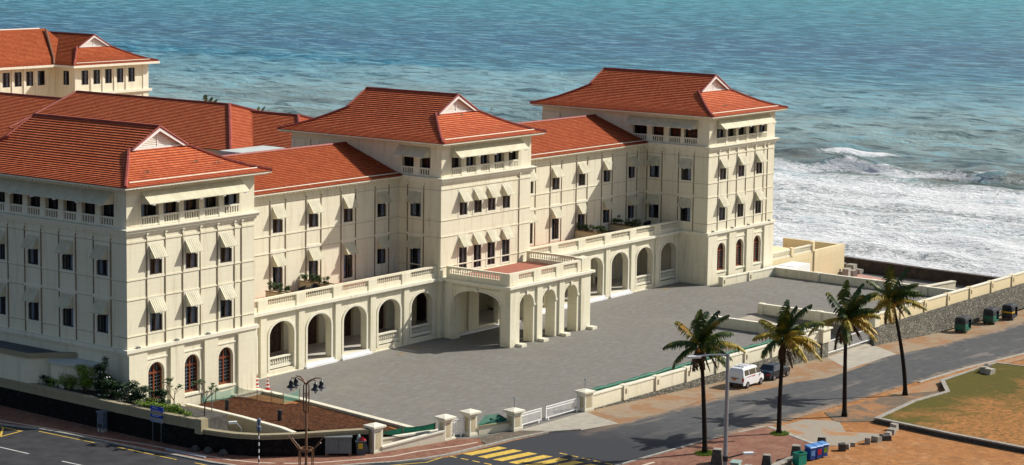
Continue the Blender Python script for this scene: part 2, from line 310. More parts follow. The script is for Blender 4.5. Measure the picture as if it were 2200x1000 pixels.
# ------------------------------------------------------------------ mesh builder
def tag(o, label=None, cat=None, group=None, kind=None):
    if label: o['label'] = label
    if cat: o['category'] = cat
    if group: o['group'] = group
    if kind: o['kind'] = kind
    return o
def root_off(p):
    v = Vector((0, 0, 0))
    while p is not None: v += p.location; p = p.parent
    return v
def thing(name, label, cat, loc=(0, 0, 0), rz=0, group=None):
    o = bpy.data.objects.new(name, None); col.objects.link(o); o.location = loc; o.rotation_euler = (0, 0, rz); o.empty_display_size = .3
    return tag(o, label, cat, group)
def copy_tree(o, parent=None):
    c = o.copy(); col.objects.link(c); c.parent = parent
    for ch in list(o.children): copy_tree(ch, c)
    return c
class MB:
    def __init__(s): s.v = []; s.f = []; s.uv = []; s.hasuv = False; s.mi = []; s.m = 0
    def face(s, pts, uv=None):
        i = len(s.v); s.v += [tuple(p) for p in pts]; s.f.append(tuple(range(i, i+len(pts)))); s.mi.append(s.m)
        if uv: s.hasuv = True
        s.uv += uv if uv else [(0, 0)]*len(pts)
    def box(s, x0, x1, y0, y1, z0, z1):
        p = [(x, y, z) for z in (z0, z1) for x, y in ((x0, y0), (x1, y0), (x1, y1), (x0, y1))]
        s.hexa(p)
    def hexa(s, p):
        for q in ((3, 2, 1, 0), (4, 5, 6, 7), (0, 1, 5, 4), (1, 2, 6, 5), (2, 3, 7, 6), (3, 0, 4, 7)): s.face([p[i] for i in q])
    def prism(s, poly, z0, z1, zf=None, zb=None):
        zt = [z1 if zf is None else zf(x, y)+z1 for x, y in poly]; zl = [z0 if zb is None else zb(x, y)+z0 for x, y in poly]
        n = len(poly); s.face([(x, y, z) for (x, y), z in zip(poly, zt)]); s.face([(x, y, z) for (x, y), z in zip(poly, zl)][::-1])
        for i in range(n):
            j = (i+1) % n; a, b_ = poly[i], poly[j]
            s.face([(*a, zl[i]), (*b_, zl[j]), (*b_, zt[j]), (*a, zt[i])])
    def obox(s, c, dx, dy, hx, hy, z0, z1):
        d = Vector(dx).normalized(); e = Vector((-d.y, d.x)); c = Vector(c)
        s.prism([tuple(c + d*a*hx + e*b_*hy) for a, b_ in ((-1, -1), (1, -1), (1, 1), (-1, 1))], z0, z1)
    def tube(s, pts, r, n=8, cap=True):
        pts = [Vector(p) for p in pts]; rs = r if isinstance(r, (list, tuple)) else [r]*len(pts); rings = []
        for i, p in enumerate(pts):
            d = (pts[min(i+1, len(pts)-1)] - pts[max(i-1, 0)]).normalized()
            a = d.cross(Vector((0, 0, 1)) if abs(d.z) < .9 else Vector((1, 0, 0))).normalized(); b_ = d.cross(a)
            rings.append([p + (a*math.cos(2*math.pi*k/n) + b_*math.sin(2*math.pi*k/n))*rs[i] for k in range(n)])
        for A, B in zip(rings, rings[1:]):
            for k in range(n): s.face([A[k], A[(k+1) % n], B[(k+1) % n], B[k]])
        if cap: s.face(rings[0][::-1]); s.face(rings[-1])
    def lathe(s, c, prof, n=10):
        c = Vector(c); rings = [[(c.x+r*math.cos(2*math.pi*k/n), c.y+r*math.sin(2*math.pi*k/n), c.z+z) for k in range(n)] for r, z in prof]
        for A, B in zip(rings, rings[1:]):
            for k in range(n): s.face([A[k], A[(k+1) % n], B[(k+1) % n], B[k]])
        s.face(rings[0][::-1]); s.face(rings[-1])
    def build(s, name, mats, parent=None, smooth=False, weld=False):
        if isinstance(mats, str): mats = [mats]
        off = root_off(parent)
        me = bpy.data.meshes.new(name); me.from_pydata([(x-off.x, y-off.y, z-off.z) for x, y, z in s.v], [], s.f)
        for m in mats: me.materials.append(MT[m])
        if len(mats) > 1: me.polygons.foreach_set('material_index', s.mi)
        if s.hasuv:
            ul = me.uv_layers.new(name='UVMap'); ul.data.foreach_set('uv', [c for p in s.uv for c in p])
        if weld or smooth:
            bm = bmesh.new(); bm.from_mesh(me); bmesh.ops.remove_doubles(bm, verts=bm.verts, dist=.0005); bmesh.ops.recalc_face_normals(bm, faces=bm.faces)
            bm.to_mesh(me); bm.free()
        if smooth: me.polygons.foreach_set('use_smooth', [True]*len(me.polygons))
        o = bpy.data.objects.new(name, me); col.objects.link(o); o.parent = parent; return o

# facade frame: u along the wall, w outwards, z up
class Fac:
    def __init__(s, o, U, Nn): s.o = Vector((*o, 0)); s.U = Vector((*U, 0)); s.N = Vector((*Nn, 0))
    def p(s, u, w, z): return s.o + s.U*u + s.N*w + Vector((0, 0, z))
def front(y): return Fac((0, y), (1, 0), (0, -1))
def left(x): return Fac((x, 0), (0, 1), (-1, 0))
def right(x): return Fac((x, 0), (0, 1), (1, 0))
def fbox(mb, F, u0_, u1, w0, w1, z0, z1):
    mb.hexa([F.p(*q) for q in ((u0_, w0, z0), (u1, w0, z0), (u1, w1, z0), (u0_, w1, z0), (u0_, w0, z1), (u1, w0, z1), (u1, w1, z1), (u0_, w1, z1))])
def arc(ua, ub, zs, rise, n=14):
    c, h = (ua+ub)/2, (ub-ua)/2
    return [(c-h*math.cos(math.pi*k/n), zs+rise*math.sin(math.pi*k/n)) for k in range(n+1)]
def panel(mb, F, u0_, u1, z0, z1, holes, depth, w=0.0, back=False):
    """wall face with rectangular or arched holes (ua,ub,za,zb[,rise]) and their reveals"""
    us = sorted({u0_, u1, *[h[0] for h in holes], *[h[1] for h in holes]}); zs = sorted({z0, z1, *[h[2] for h in holes], *[h[3] for h in holes]})
    for ws in ([w, w-depth] if back else [w]):
        for a, b_ in zip(us, us[1:]):
            for c, d in zip(zs, zs[1:]):
                if not any(h[0] <= (a+b_)/2 <= h[1] and h[2] <= (c+d)/2 <= h[3] for h in holes):
                    mb.face([F.p(a, ws, c), F.p(b_, ws, c), F.p(b_, ws, d), F.p(a, ws, d)])
    for h in holes:
        ua, ub, za, zb = h[:4]; rise = h[4] if len(h) > 4 else 0
        q = lambda a, za_, b_, zb_: mb.face([F.p(a, w, za_), F.p(b_, w, zb_), F.p(b_, w-depth, zb_), F.p(a, w-depth, za_)])
        top = zb-rise
        q(ua, za, ua, top); q(ub, za, ub, top); q(ua, za, ub, za)
        if rise:
            A = arc(ua, ub, top, rise)
            for (a, za_), (b_, zb_) in zip(A, A[1:]):
                q(a, za_, b_, zb_)
                for ws in ([w, w-depth] if back else [w]): mb.face([F.p(a, ws, za_), F.p(b_, ws, zb_), F.p(b_, ws, zb), F.p(a, ws, zb)])
        else: q(ua, zb, ub, zb)
def archivolt(mb, F, ua, ub, zs, rise, t=.2, pr=.07, legs=None, w=0):
    A = arc(ua, ub, zs, rise, 16); B = arc(ua-t, ub+t, zs, rise+t, 16)
    if legs is not None: A = [(ua, legs)]+A+[(ub, legs)]; B = [(ua-t, legs)]+B+[(ub+t, legs)]
    for i in range(len(A)-1):
        a0, a1, b0, b1 = A[i], A[i+1], B[i], B[i+1]
        mb.face([F.p(a0[0], w+pr, a0[1]), F.p(a1[0], w+pr, a1[1]), F.p(b1[0], w+pr, b1[1]), F.p(b0[0], w+pr, b0[1])])
        mb.face([F.p(b0[0], w, b0[1]), F.p(b1[0], w, b1[1]), F.p(b1[0], w+pr, b1[1]), F.p(b0[0], w+pr, b0[1])])
        mb.face([F.p(a0[0], w-.02, a0[1]), F.p(a1[0], w-.02, a1[1]), F.p(a1[0], w+pr, a1[1]), F.p(a0[0], w+pr, a0[1])])
def baluster(mb, F, u, w, z0, z1, n=8):
    h = z1-z0; c = F.p(u, w, z0)
    mb.lathe(c, [(.085, 0), (.085, h*.1), (.05, h*.16), (.095, h*.36), (.085, h*.48), (.045, h*.72), (.06, h*.86), (.085, h*.9), (.085, h)], n)
def balustrade(parent, F, ua, ub, z0, z1, w=-.14, sp=.28, name='balustrade', rail=.0):
    mb = MB(); n = max(2, int((ub-ua)/sp))
    for i in range(n): baluster(mb, F, ua+(i+.5)*(ub-ua)/n, w, z0-.01, z1+.01)
    fbox(mb, F, ua-.02, ub+.02, w-.05, w+.05, z0-.06, z0-.003); fbox(mb, F, ua-.02, ub+.02, w-.05, w+.05, z1+.003, z1+.05)
    if rail:
        fbox(mb, F, ua+.01, ub-.01, w-.13, w+.13, z1, z1+rail); fbox(mb, F, ua+.01, ub-.01, w-.12, w+.12, z0-.25, z0)
    return mb.build(name, 'pale_trim', parent)
random.seed(11)
def window(parent, F, ua, ub, za, zb, depth=.21, style='brown', rise=0, curtain=True, panes=2, rows=1):
    fm = {'brown': 'frame_brown', 'dark': 'frame_dark', 'red': 'frame_red'}[style]
    fr = MB(); w = -depth+.1; t = .09
    if rise:
        zs = zb-rise; archivolt(fr, F, ua+t*1.3, ub-t*1.3, zs, rise-t*1.3, t*1.3, .1, legs=za, w=w-.05)
        fbox(fr, F, ua+.02, ub-.02, w-.05, w+.06, zs-.1, zs+.03); fbox(fr, F, ua+.02, ub-.02, w-.05, w+.05, za+.003, za+.2)
        fbox(fr, F, (ua+ub)/2-.07, (ua+ub)/2+.07, w-.05, w+.055, za+.01, zb-.02)
        gl = MB()
        for k in range(1, 7):
            z = za+.2+(zs-za-.3)*k/7; fbox(gl, F, ua+.1, ub-.1, w-.03, w+.01, z-.015, z+.015)
        for uu in (.3, .7): fbox(gl, F, ua+(ub-ua)*uu-.012, ua+(ub-ua)*uu+.012, w-.03, w+.012, za+.2, zb-.15)
    else:
        fbox(fr, F, ua, ua+t, w-.05, w+.03, za, zb); fbox(fr, F, ub-t, ub, w-.05, w+.03, za, zb)
        fbox(fr, F, ua+t, ub-t, w-.05, w+.03, za+.002, za+t); fbox(fr, F, ua+t, ub-t, w-.05, w+.03, zb-t, zb-.002)
        for k in range(1, panes):
            u = ua+(ub-ua)*k/panes; fbox(fr, F, u-.06, u+.06, w-.05, w+.04, za+t, zb-t)
        for k in range(1, rows):
            z = za+(zb-za)*k/rows; fbox(fr, F, ua+t, ub-t, w-.04, w+.02, z-.025, z+.025)
    o = fr.build('window', fm, parent)
    if rise:
        gl.build('glazing_bar', 'grey_metal', o)
    p = MB(); p.face([F.p(ua, w-.02, za), F.p(ub, w-.02, za), F.p(ub, w-.02, zb-rise), F.p(ua, w-.02, zb-rise)])
    if rise:
        A = arc(ua, ub, zb-rise, rise, 10); p.face([F.p(a, w-.02, z) for a, z in A])
    p.build('pane', 'window_glass', o)
    b_ = MB(); e = .02; q = [(ua-e, za-e), (ub+e, za-e), (ub+e, zb+e), (ua-e, zb+e)]
    for i in range(4): a_, c_ = q[i], q[(i+1) % 4]; b_.face([F.p(a_[0], w-.045, a_[1]), F.p(c_[0], w-.045, c_[1]), F.p(c_[0], w-.8, c_[1]), F.p(a_[0], w-.8, a_[1])])
    b_.face([F.p(u, w-.8, z) for u, z in q]); b_.build('dark_interior', 'dark_room', o)
    if curtain:
        c = MB(); L_ = ub-ua
        for a, e in random.choice([((.05, .45),), ((.05, .35), (.62, .95)), ((.5, .9),), ((.08, .3), (.55, .92))]):
            n = 6
            for k in range(n):
                x0, x1 = ua+L_*(a+(e-a)*k/n), ua+L_*(a+(e-a)*(k+1)/n); d0, d1 = (.0, .05) if k % 2 else (.05, .0)
                c.face([F.p(x0, w-.12-d0, za+.03), F.p(x1, w-.12-d1, za+.03), F.p(x1, w-.12-d1, zb-.05), F.p(x0, w-.12-d0, zb-.05)])
        c.build('curtain', 'curtain', o)
    return o
def small_awning(parent, F, ua, ub, zt, drop=1.0, out=.72):
    mb = MB(); e = .04; ua -= e; ub += e; zt += .06
    a, b_, c, d = F.p(ua, .03, zt), F.p(ub, .03, zt), F.p(ub, out, zt-drop), F.p(ua, out, zt-drop); L_ = math.hypot(drop, out)
    mb.face([a, b_, c, d], [(0, 0), (ub-ua, 0), (ub-ua, L_), (0, L_)])
    t = Vector((0, 0, -.05)) ; mb.face([a+t, b_+t, c+t, d+t], [(0, 0), (ub-ua, 0), (ub-ua, L_), (0, L_)])
    mb.face([d, c, c+t, d+t], [(0, 0)]*4)
    for u in (ua, ub): mb.face([F.p(u, .03, zt), F.p(u, out, zt-drop), F.p(u, out, zt-drop-.05), F.p(u, .03, zt-drop-.12)], [(.095, 0)]*4)
    n = int((ub-ua)/.19)
    for k in range(n+1):
        u = ua+(ub-ua)*k/n; A = F.p(u, .03, zt); B = F.p(u, out, zt-drop); nn = Vector((0, 0, .035)); sv = F.U*.018
        mb.face([A-sv+nn, A+sv+nn, B+sv+nn, B-sv+nn], [(.095, 0)]*4); mb.face([A-sv+nn, B-sv+nn, B-sv, A-sv], [(.095, 0)]*4); mb.face([A+sv+nn, B+sv+nn, B+sv, A+sv], [(.095, 0)]*4)
    o = mb.build('awning', 'ribbed_awning', parent)
    k = MB(); fbox(k, F, (ua+ub)/2-.18, (ua+ub)/2+.0, out-.16, out-.02, zt-drop-.14, zt-drop-.05); k.build('bracket', 'white_paint', o)
    return o
def big_awning(parent, F, ua, ub, zt=18.72, drop=.9, out=1.12, n=4):
    mb = MB(); L_ = math.hypot(drop, out)
    a, b_, c, d = F.p(ua, .03, zt), F.p(ub, .03, zt), F.p(ub, out, zt-drop), F.p(ua, out, zt-drop)
    mb.face([a, b_, c, d], [(0, 0), (ub-ua, 0), (ub-ua, L_), (0, L_)]); t = Vector((0, 0, -.06))
    mb.face([a+t, b_+t, c+t, d+t], [(.095, 0)]*4); mb.face([d, c, c+t, d+t], [(.095, 0)]*4)
    for u in (ua, ub): mb.face([F.p(u, .03, zt), F.p(u, out, zt-drop), F.p(u, out, zt-drop-.06), F.p(u, .03, zt-drop-.1)], [(.095, 0)]*4)
    o = mb.build('awning', 'ribbed_awning', parent)
    for i in range(n):
        k = MB(); u = ua+.35+(ub-ua-.9)*i/(n-1) if n > 1 else ua+.4; fbox(k, F, u, u+.3, out-.2, out-.03, zt-drop-.16, zt-drop-.06); k.build('bracket', 'white_paint', o)
    return o

# ------------------------------------------------------------------ ground levels
HX = [-300, -2, 5, 14, 28, 56, 72, 95, 110, 400]; HZ = [.15, .1, -.1, -.05, 0, -1.15, -1.6, -2.8, -3.1, -3.1]
def h(x): return float(np.interp(x, HX, HZ))
def sheet(name, poly, off, mat, kind='structure', side=None, parent=None):
    """flat sheet (or a slab with sides) that follows the fall of the street"""
    bm = bmesh.new(); vs = [bm.verts.new((x, y, 0)) for x, y in poly]
    for q in tessellate_polygon([[Vector((x, y, 0)) for x, y in poly]]): bm.faces.new([vs[i] for i in q])
    bmesh.ops.recalc_face_normals(bm, faces=bm.faces)
    for b_ in HX[1:-1]:
        g = list(bm.verts)+list(bm.edges)+list(bm.faces); bmesh.ops.bisect_plane(bm, geom=g, plane_co=(b_, 0, 0), plane_no=(1, 0, 0), dist=1e-4)
    if side:
        r_ = bmesh.ops.extrude_face_region(bm, geom=list(bm.faces)); tv = {v for v in r_['geom'] if isinstance(v, bmesh.types.BMVert)}
        for v in bm.verts: v.co.z = h(v.co.x)+(off if v in tv else off-side)
    else:
        for v in bm.verts: v.co.z = h(v.co.x)+off
    bmesh.ops.recalc_face_normals(bm, faces=bm.faces)
    if not side:
        for f in bm.faces:
            if f.normal.z < 0: f.normal_flip()
    me = bpy.data.meshes.new(name); bm.to_mesh(me); bm.free(); me.materials.append(MT[mat])
    o = bpy.data.objects.new(name, me); col.objects.link(o)
    if kind: o['kind'] = kind
    return o
def strip(pts, wd):
    """band of width wd to the left of a polyline"""
    P_ = [Vector(p) for p in pts]; out = []
    for i, p in enumerate(P_):
        d = (P_[min(i+1, len(P_)-1)]-P_[max(i-1, 0)]).normalized(); out.append(p+Vector((-d.y, d.x))*wd)
    return P_, out
def band_sheet(name, pts, wd, off, mat, side=None, kind='structure'):
    A, B = strip(pts, wd); mb = MB()
    for i in range(len(A)-1):
        q = [A[i], A[i+1], B[i+1], B[i]]
        if side: mb.prism([tuple(p) for p in q], off-side, off, zf=lambda x, y: h(x), zb=lambda x, y: h(x))
        else: mb.face([(p.x, p.y, h(p.x)+off) for p in q])
    o = mb.build(name, mat)
    if kind: o['kind'] = kind
    return o
sheet('ground', [(-300, -300), (300, -300), (300, -60), (260, -27.6), (125.2, -27.6), (125.2, 400), (-300, 400)], -.03, 'sandy_ground')
sheet('unseen_town_ground', [(-300, -30), (-60.1, -30.1), (-60.1, 95), (-4, 95), (-4, 399), (-300, 399)], -.02, 'asphalt')  # unseen grey sheet, added so side windows don't mirror the orange sand
# courtyard at hotel level, with the cut for the ramp down to the second gate
cy = MB()
for q in ([(15.45, 0), (13.0, -24.3), (18.6, -25.5), (27.4, -25.8), (67.7, -26.3), (67.7, -13.5), (99.3, -13.5), (99.3, 9), (15.45, 9)],):
    cy.prism(q, -.5, 0)
cy.prism([(76.5, -26.4), (99.0, -26.4), (99.3, -13.503), (76.5, -13.503)], -3.5, 0)
cy.build('courtyard', 'grey_pavers')['kind'] = 'structure'
rp = MB(); rp.prism([(67.703, -13.5), (67.703, -27.0), (76.497, -27.0), (76.497, -13.5)], -4, 0, zf=lambda x, y: -.004 if y > -14 else -1.62); rp.build('ramp', 'pale_concrete')['kind'] = 'structure'
yd = MB(); yd.face([(98.4, -27, -3), (124.5, -27, -3), (124.5, 3, -3), (102.8, 3, -3), (99.5, -2, -3)]); yd.build('seaside_yard_ground', 'yard_concrete')['kind'] = 'structure'
pk = MB(); pk.face([(117, -6, -2.99), (122, -5.6, -2.99), (124, 1, -2.99), (112, 1, -2.99)]); pk.build('pink_pavement', 'pink_slab')['kind'] = 'structure'
# roads
sheet('road', [(8.4, -26.6), (12.6, -27.0), (15.7, -27.3), (19.5, -28.0), (21.8, -29.5), (25.5, -30.6), (200, -30.2), (200, -38.5), (63, -39.1), (33.5, -40.0), (23.9, -39.2), (14.3, -38.2), (8, -40), (0, -48), (-8, -90), (-60, -90), (-60, -30), (-20, -25), (-5.3, -21), (-.5, -22.6), (3, -23.8), (6.5, -25.7)], .0, 'worn_asphalt')
lk = [(-7.4, 90), (-7.3, 6.8), (-6.4, 3.5), (-6.0, -.4), (-5.7, -7.3), (-5.35, -11.1), (-5.2, -14.5), (-4.6, -17.5), (-2.4, -20.4), (0, -22.2), (2.7, -23.6), (4.3, -24.6), (6.5, -25.6), (8.9, -26.3), (12.6, -26.75)]
sheet('side_road', [(-60, 90)]+lk[:8]+[(-4.6, -21.3), (-20, -25.02), (-60, -30.02)], .004, 'asphalt')
band_sheet('kerb', lk, .28, .1, 'kerb_stone', .3)
A_, B_ = strip(lk, .283)
wall_base = [(-2.6, 90), (-2.6, 12.7), (-2.8, 5.9), (-3.1, -1.8), (-3.2, -8.1), (-3.0, -11.8), (-2.5, -14.2), (-1.5, -16.1), (.4, -17.8), (2.4, -19.1), (5.1, -21.0)]
sheet('pavement', [tuple(p) for p in B_]+[(14.3, -24.9), (12.3, -23.2), (6.7, -21.6), (5.3, -21.2)]+[tuple(Vector(p)+Vector((.1, .1))) for p in wall_base[::-1]], .085, 'brick_paving')
swl = [(-6.6, 90), (-6.4, 8.1), (-5.7, 3.2), (-5.2, -1.7), (-4.5, -5.9), (-4.2, -9.0), (-3.95, -12.1), (-3.6, -15.2), (-2.8, -17.4), (-1.5, -19.2), (.1, -20.5), (3.0, -22.0), (5.6, -23.2), (7.9, -23.7), (11.6, -25.2), (13.1, -25.5)]
band_sheet('pavement_line', swl, -.22, .09, 'cream_line')
sheet('verge', [(14.4, -24.1), (18.4, -25.5), (21.0, -29.0), (19.3, -27.7), (15.7, -27.0), (13.2, -26.4)], .02, 'gravel')
band_sheet('crossing_kerb', [(12.6, -26.75), (15.7, -27.05), (19.5, -27.9), (21.8, -29.4)], .22, .1, 'kerb_stone', .3)
sheet('dusty_verge', [(27.2, -25.8), (25.4, -30.7), (32, -30.7), (38.6, -30.3), (42.8, -30.6), (48.7, -31.3), (53.1, -31.2), (57.8, -32.3), (64.9, -31.9), (72.5, -30.8), (77.7, -31.1), (82.7, -31.2), (92.9, -30.4), (200, -30.3), (200, -26.5), (68, -26.4)], .005, 'dusty_verge')
sheet('gate_apron', [(18.6, -25.6), (27.3, -25.9), (25.6, -30.5), (21.8, -29.4), (19.6, -27.9)], .012, 'concrete')
sheet('lower_gate_apron', [(67.3, -26.9), (77.8, -26.6), (74.5, -30.9), (63.1, -31.5)], .012, 'concrete')
# south pavement
sheet('south_pavement', [(12, -38.6), (14.3, -38.2), (23.9, -39.2), (33.2, -40.0), (29.0, -47.2), (25.2, -47.7), (21.5, -46.6), (8, -56), (6, -42)], .05, 'brick_paving', side=.2)
band_sheet('south_kerb', [(8, -40), (12, -37.9), (14.3, -38.1), (23.9, -39.0), (33.2, -39.85)], .2, .07, 'kerb_stone', .25)
band_sheet('south_pavement_line', [(12, -39.5), (16.4, -39.8), (33.0, -41.7)], .3, .056, 'cream_line')
band_sheet('slab_edge', [(33.2, -40.05), (29.3, -47.0)], .5, .06, 'kerb_stone', .2)
sheet('cement_patch', [(33.8, -40.5), (38.5, -40.6), (40, -43), (36.5, -45.5), (38, -48), (31.5, -48.3), (30, -46.6)], .0, 'cement_sand')
sheet('tarmac_patch', [(42.5, -40.2), (53, -40.3), (60.5, -41.8), (57.7, -44.1), (51.8, -44.0), (42.6, -45.3), (39.5, -43)], .004, 'tarmac_sand')
sheet('footpath', [(54.2, -40.2), (200, -39.3), (200, -40.9), (75.5, -41.0), (62.9, -41.5), (59, -42.6)], .02, 'brown_path')
sheet('lawn', [(42.2, -45.6), (51.8, -44.2), (58.2, -44.3), (62.9, -41.5), (75.5, -41.0), (76.1, -43.7), (140, -46), (140, -110), (38, -110), (39.9, -62), (41.0, -52.6)], .35, 'dry_lawn')
sheet('upper_sand', [(76.2, -42.6), (140, -43), (140, -45.9), (76.2, -43.72)], .30, 'sandy_ground')
# road markings
def quad_sheet(name, q, mat, off=.006): return sheet(name, q, off, mat)
for k in range(8):
    y = -26.75-1.43*k; quad_sheet('crossing_stripe', [(9.75+.05*k, y), (9.8+.05*k, y-.85), (13.35+.04*k, y-1.6), (13.3+.04*k, y-.75)], 'yellow_paint')
for k in range(12):
    for x0, y0 in ((8.5, -26.4), (14.6, -32.4)) if k < 6 else ((8.5, -26.4),):
        y = y0-1.12*k; quad_sheet('crossing_dash', [(x0-.08*(x0 > 10)*k, y), (x0+.18-.08*(x0 > 10)*k, y), (x0+.18-.08*(x0 > 10)*k, y-.7), (x0-.08*(x0 > 10)*k, y-.7)], 'yellow_paint')
for a, b_ in (((3.5, -24.9), (6.0, -26.3)), ((6.0, -26.3), (7.9, -26.3)), ((-1.5, -22.7), (3.5, -24.95))): band_sheet('yellow_zigzag', [a, b_], .12, .007, 'yellow_paint')
for a, b_ in (((-7.9, 20), (-7.7, 6.8)), ((-6.75, 3.0), (-6.5, -3.2)), ((-6.3, -5.5), (-6.1, -11.8)), ((-5.9, -13.5), (-5.8, -15.5))): band_sheet('yellow_edge_line', [a, b_], .12, .01, 'yellow_paint')
for a, b_ in (((-12.2, 7), (-12.0, -2.0)), ((-11.9, -5.6), (-11.7, -10)), ((-12.3, 16), (-12.2, 10))): band_sheet('white_lane_line', [a, b_], .13, .01, 'white_marking')
for k in range(6): band_sheet('yellow_box_line', [(-7.7, 6.2+k*1.2), (-9.8, 4.0+k*1.2)], .16, .011, 'yellow_paint')
band_sheet('yellow_box_line', [(-9.8, 3.8), (-7.4, 4.0)], .16, .012, 'yellow_paint'); band_sheet('yellow_box_line', [(-7.5, 4.2), (-7.9, 14)], .16, .0125, 'yellow_paint')

# ------------------------------------------------------------------ sea
xs = np.concatenate([np.arange(112, 420, 1.15), 420*np.exp(np.linspace(0, 3.4, 190))[1:]])
ys = np.concatenate([-90-np.exp(np.linspace(8.2, 0, 24)), np.arange(-90, 420, 2.1), 420+np.exp(np.linspace(0, 9.2, 50))])
X, Y = np.meshgrid(xs, ys, indexing='ij'); rng = np.random.default_rng(3)
Zs = np.zeros_like(X)
for k in range(26):
    lam = rng.uniform(5, 19); th = rng.normal(0, .42); a = .0068*lam*rng.uniform(.5, 1); ph = rng.uniform(0, 6.28)
    kx, ky = math.cos(th)*2*math.pi/lam, math.sin(th)*2*math.pi/lam
    s_ = np.sin(kx*X+ky*Y+ph); Zs += a*(s_ + .25*(s_**2))
sp_ = np.gradient(xs)[:, None]; Zs *= np.clip(4.2/np.maximum(sp_, 1.15), 0, 1)
wob = 3.5*np.sin(Y*.045+1)+2.0*np.sin(Y*.13)
def ridge(x0, amp, fr_, bk, yc=None, yw=None):
    d = X-(x0+wob*.6+1.2*np.sin(Y*.31+x0)); g = np.where(d < 0, np.exp(-(d/fr_)**2), np.exp(-(d/bk)**2))
    e = 1 if yc is None else np.exp(-((Y-yc)/yw)**2)
    return amp*g*e*(1+.22*np.sin(Y*.21+x0)+.15*np.sin(Y*.57+2*x0)), g*e, d
br, g1, d1 = ridge(240, 1.9, 2.0, 6)
Zs += br
foam = np.zeros_like(X)
surf = 1/(1+np.exp(np.clip((X-(237+wob*.5))/2.0, -50, 50))); foam = np.maximum(foam, surf*(.74+.06*np.sin(X*.12+.8)+.05*np.sin(X*.31+Y*.05)))
face = np.clip(np.exp(-((d1+2.0)/2.0)**2), 0, 1)*(.55+.40*np.clip((Y-28)/22, -1, 1)); foam = np.maximum(foam*(1-.75*np.exp(-((d1+1.5)/3)**2)*np.clip((46-Y)/12, 0, 1)), face)
foam = np.maximum(foam, .84*np.exp(-((d1-.2)/.8)**2)*(.8+.2*np.sin(Y*.4)))
for x0, amp, f_ in ((163, .9, .97), (151, .5, .9), (186, .4, .8), (210, .35, .74)):
    rdg, gg, dd = ridge(x0, amp, 2.2, 5); Zs += rdg; foam = np.maximum(foam, gg*f_)
for x0, amp, yc, yw, f_ in ((267, .9, 74, 10, .95), (262, 1.1, 40, 16, .15), (285, .9, 20, 40, .0), (318, .9, 60, 50, .0), (300, .8, 130, 40, 0), (360, .8, 120, 80, 0), (345, .7, 20, 60, 0), (390, .9, 200, 80, 0), (410, .7, 60, 90, 0), (288, 1.0, 190, 60, 0)):
    rdg, gg, dd = ridge(x0, amp, 3.0, 6, yc, yw); Zs += rdg; foam = np.maximum(foam, np.clip(gg*1.2, 0, 1)*f_)
foam *= np.clip((135-Y)/40, 0, 1); Zs += -5.0
me = bpy.data.meshes.new('sea'); nx, ny = X.shape
V = np.stack([X, Y, Zs], -1).reshape(-1, 3); I = np.arange(nx*ny).reshape(nx, ny)
Fq = np.stack([I[:-1, :-1], I[1:, :-1], I[1:, 1:], I[:-1, 1:]], -1).reshape(-1, 4)
me.vertices.add(len(V)); me.vertices.foreach_set('co', V.ravel()); me.loops.add(Fq.size); me.loops.foreach_set('vertex_index', Fq.ravel().astype(np.int32))
me.polygons.add(len(Fq)); me.polygons.foreach_set('loop_start', np.arange(0, Fq.size, 4, dtype=np.int32)); me.polygons.foreach_set('loop_total', np.full(len(Fq), 4, dtype=np.int32))
me.update(); me.validate(); me.polygons.foreach_set('use_smooth', [True]*len(Fq))
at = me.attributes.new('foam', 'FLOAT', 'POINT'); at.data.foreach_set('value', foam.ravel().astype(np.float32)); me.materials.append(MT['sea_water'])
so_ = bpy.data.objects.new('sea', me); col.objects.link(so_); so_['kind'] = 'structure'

# ------------------------------------------------------------------ hotel
hotel = thing('hotel', 'long cream colonial hotel with three orange roofed towers, arcades and an arched entrance porch', 'building', (51, 3, 0))
Z1, ZG, Z3, ZU, ZE = 6.0, 14.62, 15.8, 18.57, 19.3
W, L2, D = 14.64, 88.06, 23.3
PR = [(0, 0), (.31, .075), (1.24, .33), (2.48, .80), (3.72, 1.40), (4.96, 2.08), (5.58, 2.43), (8.4, 3.98)]
def prof(d): return ZE+float(np.interp(d, [p[0] for p in PR], [p[1] for p in PR]))
def roof_face(mb, O, U, Nn, pf, lim, dmax, c=.31, lift=.085):
    """tiled slope: each course a strip with its lower edge raised over the one below"""
    O, U, Nn = Vector(O), Vector(U), Vector(Nn); d = 0; v = 0
    P_ = lambda u, d_, z: (O+U*u+Nn*d_).to_tuple()[:2]+(z,)
    while d < dmax-1e-4:
        e = min(d+c, dmax); z0, z1 = pf(d), pf(e); dv = math.hypot(e-d, z1-z0); (a0, b0), (a1, b1) = lim(d), lim(e)
        v0 = v+.001; v1 = v+.339
        mb.face([P_(a0, d, z0+lift), P_(b0, d, z0+lift), P_(b1, e, z1), P_(a1, e, z1)], [(a0, v0), (b0, v0), (b1, v1), (a1, v1)])
        mb.face([P_(a0, d, z0-.02), P_(b0, d, z0-.02), P_(b0, d, z0+lift), P_(a0, d, z0+lift)], [(a0, v0), (b0, v0), (b0, v0), (a0, v0)])
        d = e; v += .34
